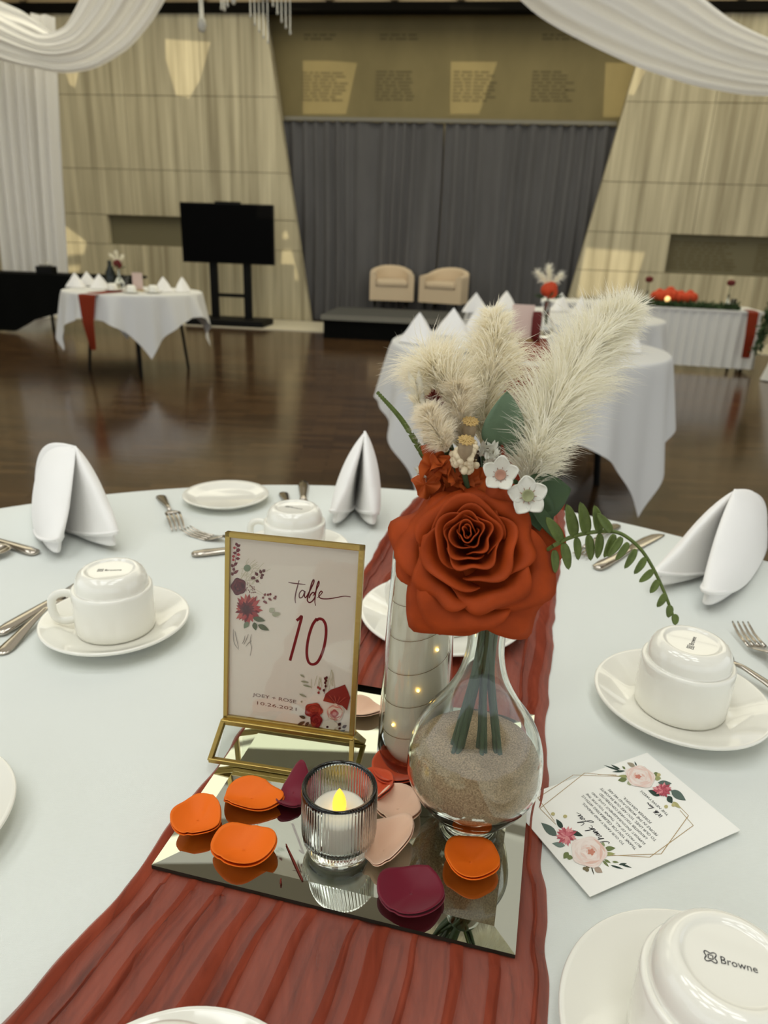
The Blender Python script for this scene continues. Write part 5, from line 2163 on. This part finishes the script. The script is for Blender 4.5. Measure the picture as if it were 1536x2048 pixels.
napkin(on(150, 893, TOP) * 0 + at(150, 893, 1.00), on(70, 1010, TOP), on(118, 1124, TOP), on(236, 1108, TOP), 'standing white napkin at the back left, broad flank turned to the left', .022, .024, .018, 1, 1.6)
napkin(at(730, 863, 1.12), on(712, 975, TOP), on(668, 1062, TOP), on(746, 1064, TOP), 'standing white napkin at the back centre, beside the runner', .022, .022, .014, 2, .3)
napkin(at(1470, 980, .93), on(1530, 1090, TOP), on(1298, 1188, TOP), on(1402, 1230, TOP), 'standing white napkin at the back right, behind the fern tip', .022, .026, .018, 3, 1.2)


# ================================================================== THE BOUQUET
NECK = VB + EZ * .192


def neck_pt(k):
    a = k * 2.4
    return NECK + np.array([.0052 * math.cos(a), .0052 * math.sin(a), 0])


def stem_to_sand(parent, head, k, r=.0024, mat='dark_stem', foot=None):
    """stem from the flower head down through the neck into the sand"""
    n_ = neck_pt(k)
    # the stems stand in the sand in three bundles
    fx = (-.0165, .0035, .0165)[k % 3]
    foot = VB + np.array([fx + .003 * math.cos(k * 1.7), -.006 + .007 * math.sin(k * 1.7), .0665])
    r = max(r, .0017)
    mid = VB + np.array([fx * .28 + (n_[0] - VB[0]) * .3, (n_[1] - VB[1]) * .5, .138])
    b = MB()
    b.tube(smooth_path([head, (np.asarray(head) + n_) / 2 + np.array([0, .004, 0]), n_, mid, foot], 30), r, 8)
    return b.build('stem', MT[mat], parent)


# ------------------------------------------------------------------ the big rust rose
RC = at(944, 1096, .385)
RN = nrm(nrm(CO - RC) + np.array([-.06, 0, .16]))
RX = nrm(np.cross(EZ, RN))
RY = np.cross(RN, RX)
rose = thing('rose', 'big rust orange silk rose at the front of the bouquet', 'rose', RC)


def rose_petal(R, H, phi, w_, curl, point, seed, zb=-.030, skew=.10, wav=.001, cx=0.0, cy=0.0):
    r_ = np.random.default_rng(seed)
    nu, nv = 26, 16
    G = np.zeros((nu, nv, 3))
    f1, f2, p1 = r_.uniform(.8, 1.4), r_.uniform(1.5, 3), r_.uniform(0, 6)
    for i, u in enumerate(np.linspace(-1, 1, nu)):
        vm = 1 - .26 * abs(u) ** 3.2 + point * max(0, 1 - abs(u) * 3.2) ** 1.5
        for j, v0 in enumerate(np.linspace(0, 1, nv)):
            v = v0 * vm
            a = phi + u * w_ * (.35 + .65 * min(1, v * 1.5))
            rho = R * (.10 + .90 * v ** .50)
            z = zb + H * v ** 1.15
            k = max(0, v - .72) / .28
            rho += curl * R * .22 * k ** 1.6
            z -= curl * .0088 * k ** 2.2
            rho *= 1 + skew * u
            rho += wav * math.sin(f2 * u * 3 + p1) * v * v * 1.6
            z += wav * 1.3 * math.sin(f1 * u * 5 + p1 * 2) * v * v
            q = RC + RX * (rho * math.cos(a) + cx) + RY * (rho * math.sin(a) + cy) + RN * z
            G[i, j] = q
    b = MB()
    b.grid(G)
    b.build('petal', MT['rose'], rose, solid=.0007)


sd = 100
RS_ = .715
for (R, H, n, w_, curl, pt, zb, ph, cx, cy) in (
        (.0045, .0400, 2, 2.7, .0, .0, -.030, .4, -.005, .012),
        (.0085, .0405, 2, 2.2, .0, .0, -.030, 1.6, -.005, .012),
        (.0130, .0420, 2, 2.0, .1, .0, -.030, .2, -.005, .011),
        (.0190, .0425, 3, 1.45, .2, .0, -.030, 1.9, -.004, .009),
        (.0262, .0425, 3, 1.40, .35, .01, -.030, .9, -.003, .006),
        (.0345, .0395, 3, 1.35, .5, .02, -.030, 1.7, -.002, .002),
        (.0430, .0340, 4, 1.10, .8, .04, -.030, .55, .001, -.003),
        (.0510, .0250, 4, 1.05, 1.0, .05, -.030, 1.2, .003, -.005),
        (.0575, .0130, 5, .90, 1.0, .07, -.030, .3, .003, -.005)):
    for k in range(n):
        sd += 1
        jr = random.uniform(-.06, .06)
        rose_petal(RS_ * R * (1 + jr), RS_ * H * (1 + random.uniform(-.03, .03)), ph + k * 2 * PI / n + random.uniform(-.12, .12), w_, curl, pt, sd, zb * RS_, .10 if R > .006 else .25, .0005 + R * .026, cx * RS_, cy * RS_)
b = MB()
c = RC - RN * .034
b.lathe([(.0001, -.012), (.006, -.010), (.014, .0), (.020, .006), (.0001, .008)], 20)
V = np.concatenate(b.v)
b.v = [c + V[:, :1] * RX + V[:, 1:2] * RY + V[:, 2:] * RN]
b.build('calyx', MT['dark_stem'], rose)
stem_to_sand(rose, RC - RN * .032, 0, .0034, foot=VB + np.array([-.016, -.006, .066]))

# a second leaf-like outer petal spread and ruffled hydrangea florets behind the rose
hy = thing('hydrangea', 'ruffled bright orange hydrangea florets tucked behind the rose', 'flower', at(890, 945, .435))
for k, (px, py) in enumerate([(868, 915), (880, 930), (893, 946), (905, 930), (872, 950), (888, 968), (915, 960), (850, 968), (935, 968), (958, 962), (975, 970), (862, 935), (990, 985), (945, 980)]):
    c = at(px, py, .420 + random.uniform(-.006, .006))
    b = MB()
    nn = nrm(CO - c + rng.normal(size=3) * .25)
    e1 = nrm(np.cross(nn, rng.normal(size=3)))
    e2 = np.cross(nn, e1)
    n, m_ = 30, 6
    G = np.zeros((n, m_, 3))
    R = .0092
    for i, th in enumerate(np.linspace(0, 2 * PI, n, endpoint=False)):
        for j, s in enumerate(np.linspace(.02, 1, m_)):
            r = R * s * (.72 + .28 * abs(math.cos(2 * th)) ** .6)
            z = .006 * s * s * math.sin(2 * th + k) + .0035 * s * math.sin(5 * th)
            G[i, j] = c + e1 * r * math.cos(th) + e2 * r * math.sin(th) + nn * z
    b.grid(G, wrap_u=True)
    b.build('floret', MT['hydrangea'], hy)
stem_to_sand(hy, at(890, 950, .432), 1, .0022, foot=VB + np.array([.002, .004, .066]))


# ------------------------------------------------------------------ pampas plumes
def plume(name, label, path, widths, count, mat, k, Y=None, lean=.75, wd=.00022, cat='pampas grass', group=None, length=.030, fine=True, stem=True, droop=.25, sheath=True):
    """feathery plume: fine hairs along a bent axis; path = (px, py, Y) readings"""
    P = smooth_path([at(*p) for p in path], 120)
    t = thing(name, label, cat, P[0], 0, group)
    T = np.gradient(P, axis=0)
    T /= np.linalg.norm(T, axis=1)[:, None]
    nb = max(8, count // 26)
    bunch = rng.integers(0, nb, count)
    s = np.clip((rng.uniform(0, 1, nb) ** .95)[bunch] + rng.normal(0, .012, count), 0, 1)
    idx = np.clip((s * 119).astype(int), 0, 119)
    wv = np.interp(s, np.linspace(0, 1, len(widths)), widths)
    base = P[idx]
    tan = T[idx]
    rnd = rng.normal(size=(count, 3))
    rnd -= tan * (rnd * tan).sum(1)[:, None]
    rnd /= np.linalg.norm(rnd, axis=1)[:, None]
    # hairs leave the axis in little tufts: share directions in bunches
    bd = rng.normal(size=(nb, 3))[bunch]
    bd -= tan * (bd * tan).sum(1)[:, None]
    bd /= np.linalg.norm(bd, axis=1)[:, None] + 1e-9
    rad = .85 * bd + .34 * rnd
    ln = wv * (rng.uniform(.6, 1.4, nb)[bunch] * .7 + .45 * rng.random(count))
    d0 = tan * (lean + .35 * rng.random(count))[:, None] + rad * .7
    d0 /= np.linalg.norm(d0, axis=1)[:, None]
    d1 = d0 * .45 + rad * .95 + .35 * rng.normal(size=(count, 3)) + np.array([0, 0, -droop]) * rng.random(count)[:, None]
    d1 /= np.linalg.norm(d1, axis=1)[:, None]
    p0 = base + rad * (wv * .06)[:, None]
    p1 = p0 + d0 * (ln * .5)[:, None]
    p2 = p1 + (d0 * .5 + d1 * .5) * (ln * .36)[:, None]
    p3 = p2 + d1 * (ln * .34)[:, None]
    side = np.cross(d0, rng.normal(size=(count, 3)))
    side /= np.linalg.norm(side, axis=1)[:, None]
    side = side * wd
    V = np.stack([p0 - side * 1.3, p0 + side * 1.3, p1 - side, p1 + side, p2 - side * .7, p2 + side * .7, p3], 1).reshape(-1, 3)
    F0 = np.arange(count) * 7
    fc = []
    for q in F0.tolist():
        fc += [(q, q + 1, q + 3, q + 2), (q + 2, q + 3, q + 5, q + 4), (q + 4, q + 5, q + 6)]
    b = MB()
    b.add(V, fc)
    o = b.build('plume_hairs', MT[mat], t, smooth=False)
    o['kind'] = 'stuff'
    b = MB()
    b.tube(P[:110], np.linspace(.0014, .0004, 110), 6)
    b.build('axis', MT['straw'], t)
    if stem:
        stem_to_sand(t, P[0], k, .0013, 'dark_stem', foot=VB + np.array([.010 * math.cos(k * 1.9), .010 * math.sin(k * 1.9), .066]))
    return t


plume('pampas_plume', 'tallest cream pampas plume leaning to the right over the fern',
      [(1052, 985, .425), (1075, 900, .43), (1108, 810, .44), (1158, 722, .45), (1216, 658, .455), (1258, 622, .46)],
      [.020, .033, .038, .034, .025, .018, .013], 9000, 'pampas', 2, wd=.00028)
plume('pampas_plume', 'pale pampas plume standing upright at the middle of the bouquet',
      [(965, 900, .445), (968, 820, .45), (983, 745, .455), (990, 680, .46), (985, 632, .462)],
      [.015, .023, .025, .021, .015, .010], 4500, 'pampas_white', 3, wd=.00028)
plume('pampas_plume', 'broad white feathery plume at the left behind the poppy pods',
      [(925, 900, .442), (915, 840, .447), (897, 785, .452), (868, 738, .455)],
      [.016, .027, .033, .030, .024], 5200, 'pampas_white', 4, lean=.8, wd=.00028)
plume('bunny_tail', 'soft cream bunny tail grass above the orange florets at the left',
      [(893, 903, .418), (885, 885, .418), (868, 850, .42), (853, 820, .422)],
      [.009, .012, .0125, .011, .007], 4200, 'bunny', 5, lean=.55, wd=.00018, cat='dried grass', group='bunny tail grasses')
plume('bunny_tail', 'rounder bunny tail right behind the upper poppy pod',
      [(925, 880, .432), (920, 840, .434), (918, 800, .436), (915, 775, .437)],
      [.010, .014, .015, .013, .008], 4200, 'bunny', 6, lean=.55, wd=.00018, cat='dried grass', group='bunny tail grasses')
plume('wheat_ear', 'bleached wheat ear with long awns at the far left of the bouquet',
      [(850, 880, .432), (846, 840, .434), (838, 800, .436), (832, 768, .437)],
      [.004, .010, .012, .010, .006], 420, 'pampas_white', 7, lean=1.2, wd=.0003, cat='dried grass')
# plump grains of the wheat ear
ear = [o for o in COL.objects if o.name.startswith('wheat_ear')][0]
Pw = smooth_path([at(849, 850, .4335), at(838, 800, .436), at(832, 766, .437)], 12)
for i in range(12):
    for sx in (-1, 1):
        b = MB()
        d = nrm(Pw[min(i + 1, 11)] - Pw[max(i - 1, 0)])
        sd_ = np.cross(d, nrm(CO - Pw[i])) * sx
        b.tube([Pw[i] + sd_ * .0005, Pw[i] + sd_ * .0028 + d * .004, Pw[i] + sd_ * .0034 + d * .0085], [.0008, .0017, .0003], 6)
        b.build('grain', MT['pampas'], ear)
rd = plume('seed_head', 'small dark red dried seed head at the left', [(888, 850, .428), (880, 830, .429), (871, 806, .43), (866, 792, .431)], [.003, .006, .006, .004], 700, 'red_head', 8, lean=.9, wd=.0003, cat='dried flower')

# ------------------------------------------------------------------ poppy pods
for q, (px, py, Y, lab) in enumerate([(938, 862, .425, 'upper dried poppy pod with a golden crown, before the white plume'), (930, 900, .405, 'lower dried poppy pod sitting among the tan berries')]):
    c = at(px, py, Y)
    ax = nrm(np.array([.02, -.42, 1.0]))
    e1 = nrm(np.cross(ax, [0, 1, 0]))
    e2 = np.cross(ax, e1)
    t = thing('poppy_pod', lab, 'seed pod', c, 0, 'dried poppy pods')

    def put(b, prof, n, rip=None):
        q_ = MB()
        q_.lathe(prof, n, ripple=rip)
        V = np.concatenate(q_.v)
        b.add(c + V[:, :1] * e1 + V[:, 1:2] * e2 + V[:, 2:] * ax, q_.f)

    b = MB()
    put(b, [(.0001, -.011), (.0016, -.0105), (.0030, -.007), (.0043, -.001), (.0044, .003), (.0036, .0055), (.0028, .0064), (.0001, .0065)], 24)
    b.build('pod_body', MT['pod'], t)
    b = MB()
    put(b, [(.0001, .0070), (.0028, .0066), (.0046, .0069), (.0048, .0075), (.0036, .0078), (.0001, .0075)], 48, lambda th, pf: .0007 * math.cos(12 * th) * (pf[:, 0] > .003))
    for k in range(12):
        a = k * PI / 6
        d = e1 * math.cos(a) + e2 * math.sin(a)
        b.tube([c + ax * .0078 + d * .0004, c + ax * .0082 + d * .0022, c + ax * .0078 + d * .0046], [.0003, .0005, .0003], 5)
    b.build('pod_crown', MT['pod_crown'], t)
    stem_to_sand(t, c - ax * .012, 9 + q, .0011, 'dark_stem', foot=VB + np.array([.006 - .01 * q, .008, .066]))

bc = at(932, 918, .418)
bt_ = thing('berry_cluster', 'cluster of small tan berries above the rose', 'berries', bc)
for k in range(34):
    a = random.uniform(0, 2 * PI)
    rr = math.sqrt(random.random())
    px, py = 932 + 30 * rr * math.cos(a), 914 + 32 * rr * math.sin(a)
    if (px - 930) ** 2 / 180 + (py - 900) ** 2 / 330 < 1:
        py = 924 + random.uniform(4, 20)
    q = at(px, py, .404 + .012 * rr * rr + random.uniform(-.002, .002))
    b = MB()
    b.ball(q, .0023, 8)
    b.build('berry', MT['berry'], bt_)
b = MB()
for k in range(10):
    q = at(932 + random.uniform(-20, 20), 912 + random.uniform(-18, 22), .420)
    b.tube([at(936, 946, .43), (at(936, 946, .43) + q) / 2 + EZ * .002, q], .0006, 5)
b.build('twigs', MT['straw'], bt_)
stem_to_sand(bt_, at(936, 946, .43), 12, .0011, 'dark_stem', foot=VB + np.array([.012, .003, .066]))


# ------------------------------------------------------------------ leaves
def leaf_blade(mb, base, tip, nrm_, wd, fold=.25, notch=0.0, curve=0.0, n=14, blunt=.8):
    base, tip = np.asarray(base), np.asarray(tip)
    d = tip - base
    L = np.linalg.norm(d)
    d = d / L
    s = nrm(np.cross(d, nrm_))
    nn = np.cross(s, d)
    G = np.zeros((n, 7, 3))
    for i, t in enumerate(np.linspace(0, 1, n)):
        h = wd * (math.sin(PI * min(1, t * (1 - notch) + notch) ** .75)) ** blunt if t < 1 else 0
        for j, u in enumerate(np.linspace(-1, 1, 7)):
            G[i, j] = base + d * L * t + s * u * h + nn * (fold * h * (abs(u) ** 1.4) + curve * L * math.sin(PI * t))
    mb.grid(G)


ey = thing('eucalyptus_sprig', 'grey green eucalyptus leaves right of the poppy pods', 'leaves', at(1000, 880, .44))
for (b0, t0, wd, nv) in (((998, 888, .436), (1014, 782, .430), .0135, (.1, -1, .2)), ((1010, 892, .442), (1058, 812, .446), .013, (.25, -1, .2)), ((990, 878, .438), (968, 858, .434), .008, (-.2, -1, .3)), ((1004, 885, .437), (1044, 868, .440), .0105, (.2, -1, .1))):
    b = MB()
    leaf_blade(b, at(*b0), at(*t0), np.array(nv), wd, .25, .12, .05)
    b.build('leaf', MT['euca'], ey, solid=.0005)
b = MB()
b.tube(smooth_path([at(998, 888, .437), at(985, 930, .436), at(970, 965, .43)], 10), .0012, 6)
b.build('twig', MT['stem'], ey)
stem_to_sand(ey, at(972, 962, .43), 13, .002, foot=VB + np.array([.017, -.004, .066]))
dl = thing('dark_leaf_sprig', 'dark green leaves under the white waxflowers, right of the rose', 'leaves', at(1075, 1010, .42))
for (b0, t0, wd) in (((1050, 1000, .418), (1142, 978, .422), .0150), ((1052, 1010, .415), (1104, 1050, .414), .013), ((1040, 985, .425), (1000, 1000, .415), .010), ((1058, 1020, .40), (1098, 1072, .398), .0045), ((1070, 1015, .398), (1122, 1088, .394), .0040)):
    b = MB()
    leaf_blade(b, at(*b0), at(*t0), np.array([.1, -1, .3]), wd, .2, .12, .04)
    b.build('leaf', MT['dark_leaf'], dl, solid=.0005)
stem_to_sand(dl, at(1040, 1005, .42), 14, .0018, foot=VB + np.array([.019, .004, .066]))


# ------------------------------------------------------------------ white waxflowers
def waxflower(px, py, Y, R, ang, lab, core, cup, tilt, k):
    c = at(px, py, Y)
    nn = nrm(nrm(CO - c) + np.array(tilt))
    e1 = nrm(np.cross(EZ, nn))
    e2 = np.cross(nn, e1)
    t = thing('waxflower', lab, 'flower', c, 0, 'white waxflowers')
    for p in range(5):
        a0 = ang + p * 2 * PI / 5
        b = MB()
        G = np.zeros((15, 11, 3))
        for i, u in enumerate(np.linspace(-1, 1, 15)):
            for j, v in enumerate(np.linspace(0, 1, 11)):
                wv = .92 * math.sin(PI * (.10 + .80 * v) ** .9) ** .7
                vm = v * (1 - .12 * u * u)
                r = R * (.16 + .84 * vm)
                x, y = r, R * .50 * u * wv
                z = cup * R * (vm ** 1.5) + .16 * R * u * u * v - .05 * R
                G[i, j] = c + (e1 * math.cos(a0) + e2 * math.sin(a0)) * x + (-e1 * math.sin(a0) + e2 * math.cos(a0)) * y + nn * z
        b.grid(G)
        b.build('petal', MT['waxflower'], t, solid=.0009)
    b = MB()
    q_ = MB()
    q_.lathe([(.0001, -.001), (R * .16, -.001), (R * .27, R * .06), (R * .30, R * .16), (R * .26, R * .18), (R * .19, R * .07), (.0001, R * .03)], 24)
    V = np.concatenate(q_.v)
    b.add(c + V[:, :1] * e1 + V[:, 1:2] * e2 + V[:, 2:] * nn, q_.f)
    b.build('centre', MT[core], t)
    b = MB()
    for s in range(9):
        a = s * .7
        d = e1 * math.cos(a) + e2 * math.sin(a)
        b.tube([c + d * R * .26, c + d * R * .42 + nn * R * .16], [.0003, .0002], 4)
    b.build('stamens', MT['flower_pink'], t)
    b = MB()
    b.tube(smooth_path([c - nn * .001, c - nn * .012 + EZ * -.004, at(1010, 1000, .42)], 8), .0011, 6)
    b.build('stalk', MT['stem'], t)
    return t


waxflower(1001, 951, .402, .0110, .3, 'white waxflower with a pinkish centre, above the rose on the right', 'flower_pink', .60, (-.05, 0, .25), 15)
waxflower(1055, 992, .394, .0122, .45, 'white five-petalled waxflower with a green centre, lower right', 'flower_green', .12, (.15, 0, .1), 16)
# small white sprig at the left, pale florets between pods and plume
for (lst, lab, c0) in (([(850, 935), (845, 945), (852, 955), (858, 942), (840, 950), (863, 960)], 'tiny white filler sprig left of the orange florets', (850, 945, .43)),
                       ([(972, 905), (980, 912), (975, 920), (985, 900), (968, 895), (990, 915), (982, 930)], 'pale wispy dried florets between the pods and the plume', (978, 915, .428))):
    t = thing('filler_sprig', lab, 'flower', at(*c0), 0)
    for k, (px, py) in enumerate(lst):
        c = at(px, py, c0[2] - .004 * (k % 3))
        b = MB()
        for s in range(7):
            d = nrm(rng.normal(size=3) + np.array([0, -.3, .5]))
            leaf_blade(b, c, c + d * .0065, rng.normal(size=3), .0016, .2, .1, 0, 5)
        b.build('floret', MT['waxflower'], t)
    b = MB()
    b.tube(smooth_path([at(*c0), at(c0[0] + 15, c0[1] + 40, .435), at(930, 1010, .435)], 8), .0009, 5)
    b.build('stalk', MT['stem'], t)

# ------------------------------------------------------------------ left green sprig
gp = smooth_path([at(862, 935, .425), at(838, 895, .425), at(802, 838, .425), at(757, 787, .425)], 34)
t = thing('green_sprig', 'thin green sprig pointing up to the far left', 'greenery', gp[0])
b = MB()
b.tube(gp, np.linspace(.0013, .0005, 34), 6)
b.build('stem', MT['fern'], t)
for i in range(2, 34):
    for sx in (-1, 1):
        d = nrm(gp[min(i + 1, 33)] - gp[i - 1])
        sd_ = np.cross(d, nrm(CO - gp[i])) * sx
        L = .0052 * (1 - i / 48)
        b = MB()
        leaf_blade(b, gp[i], gp[i] + (sd_ * .5 + d * .8 * (-.5 if i % 4 == 0 and i < 20 else 1)) * L, nrm(CO - gp[i]), .0011, .2, .1, 0, 6)
        b.build('leaflet', MT['fern'], t)
stem_to_sand(t, gp[0], 17, .0012, foot=VB + np.array([-.004, -.010, .066]))

# ------------------------------------------------------------------ the drooping fern
FY = .385
fpth = [(1108, 1091), (1135, 1077), (1165, 1068), (1200, 1063), (1232, 1064), (1258, 1077), (1285, 1103), (1308, 1140), (1328, 1183), (1342, 1220), (1349, 1240)]
fq = smooth_path([at(px, py, FY - .03 * i / 10) for i, (px, py) in enumerate(fpth)], 70)
t = thing('fern_frond', 'green fern frond arching out to the right of the rose', 'fern', fq[0])
b = MB()
b.tube(fq, np.linspace(.0013, .0008, 70), 7)
b.tube(smooth_path([fq[0], at(1085, 1100, .392), at(1040, 1075, .41), NECK + EZ * .03], 14), .0012, 7)
b.build('midrib', MT['fern'], t)
fl_ = [((1122, 1082), (1092, 1034)), ((1148, 1071), (1133, 1008)), ((1172, 1066), (1160, 1004)), ((1198, 1062), (1188, 1010)), ((1221, 1063), (1193, 1026)),
       ((1108, 1100), (1110, 1146)), ((1126, 1086), (1137, 1139)), ((1152, 1075), (1156, 1120)), ((1176, 1070), (1181, 1121)), ((1199, 1067), (1194, 1117)),
       ((1228, 1068), (1208, 1115)), ((1243, 1074), (1215, 1114)), ((1256, 1085), (1231, 1120)), ((1271, 1098), (1249, 1137)), ((1290, 1115), (1268, 1148)),
       ((1305, 1140), (1278, 1164)), ((1315, 1160), (1300, 1186)), ((1330, 1187), (1314, 1214)), ((1339, 1210), (1336, 1235)), ((1348, 1228), (1350, 1250)), ((1092, 1132), (1083, 1158))]
for (a, c) in fl_:
    k = min(range(70), key=lambda i: (fq[i][0] - at(*a, FY)[0]) ** 2 + (fq[i][2] - at(*a, FY)[2]) ** 2)
    Yk = fq[k][1]
    p, q = at(*a, Yk), at(*c, Yk - .002)
    L = np.linalg.norm(q - p)
    b = MB()
    leaf_blade(b, p, q, np.array([.1, -1, .35]), max(.0022, min(.0036, L * .18)), .35, .02, .03, 14, .5)
    b.build('leaflet', MT['fern'], t, solid=.0006)
stem_to_sand(t, NECK + EZ * .03, 18, .0016, foot=VB + np.array([-.012, .006, .066]))
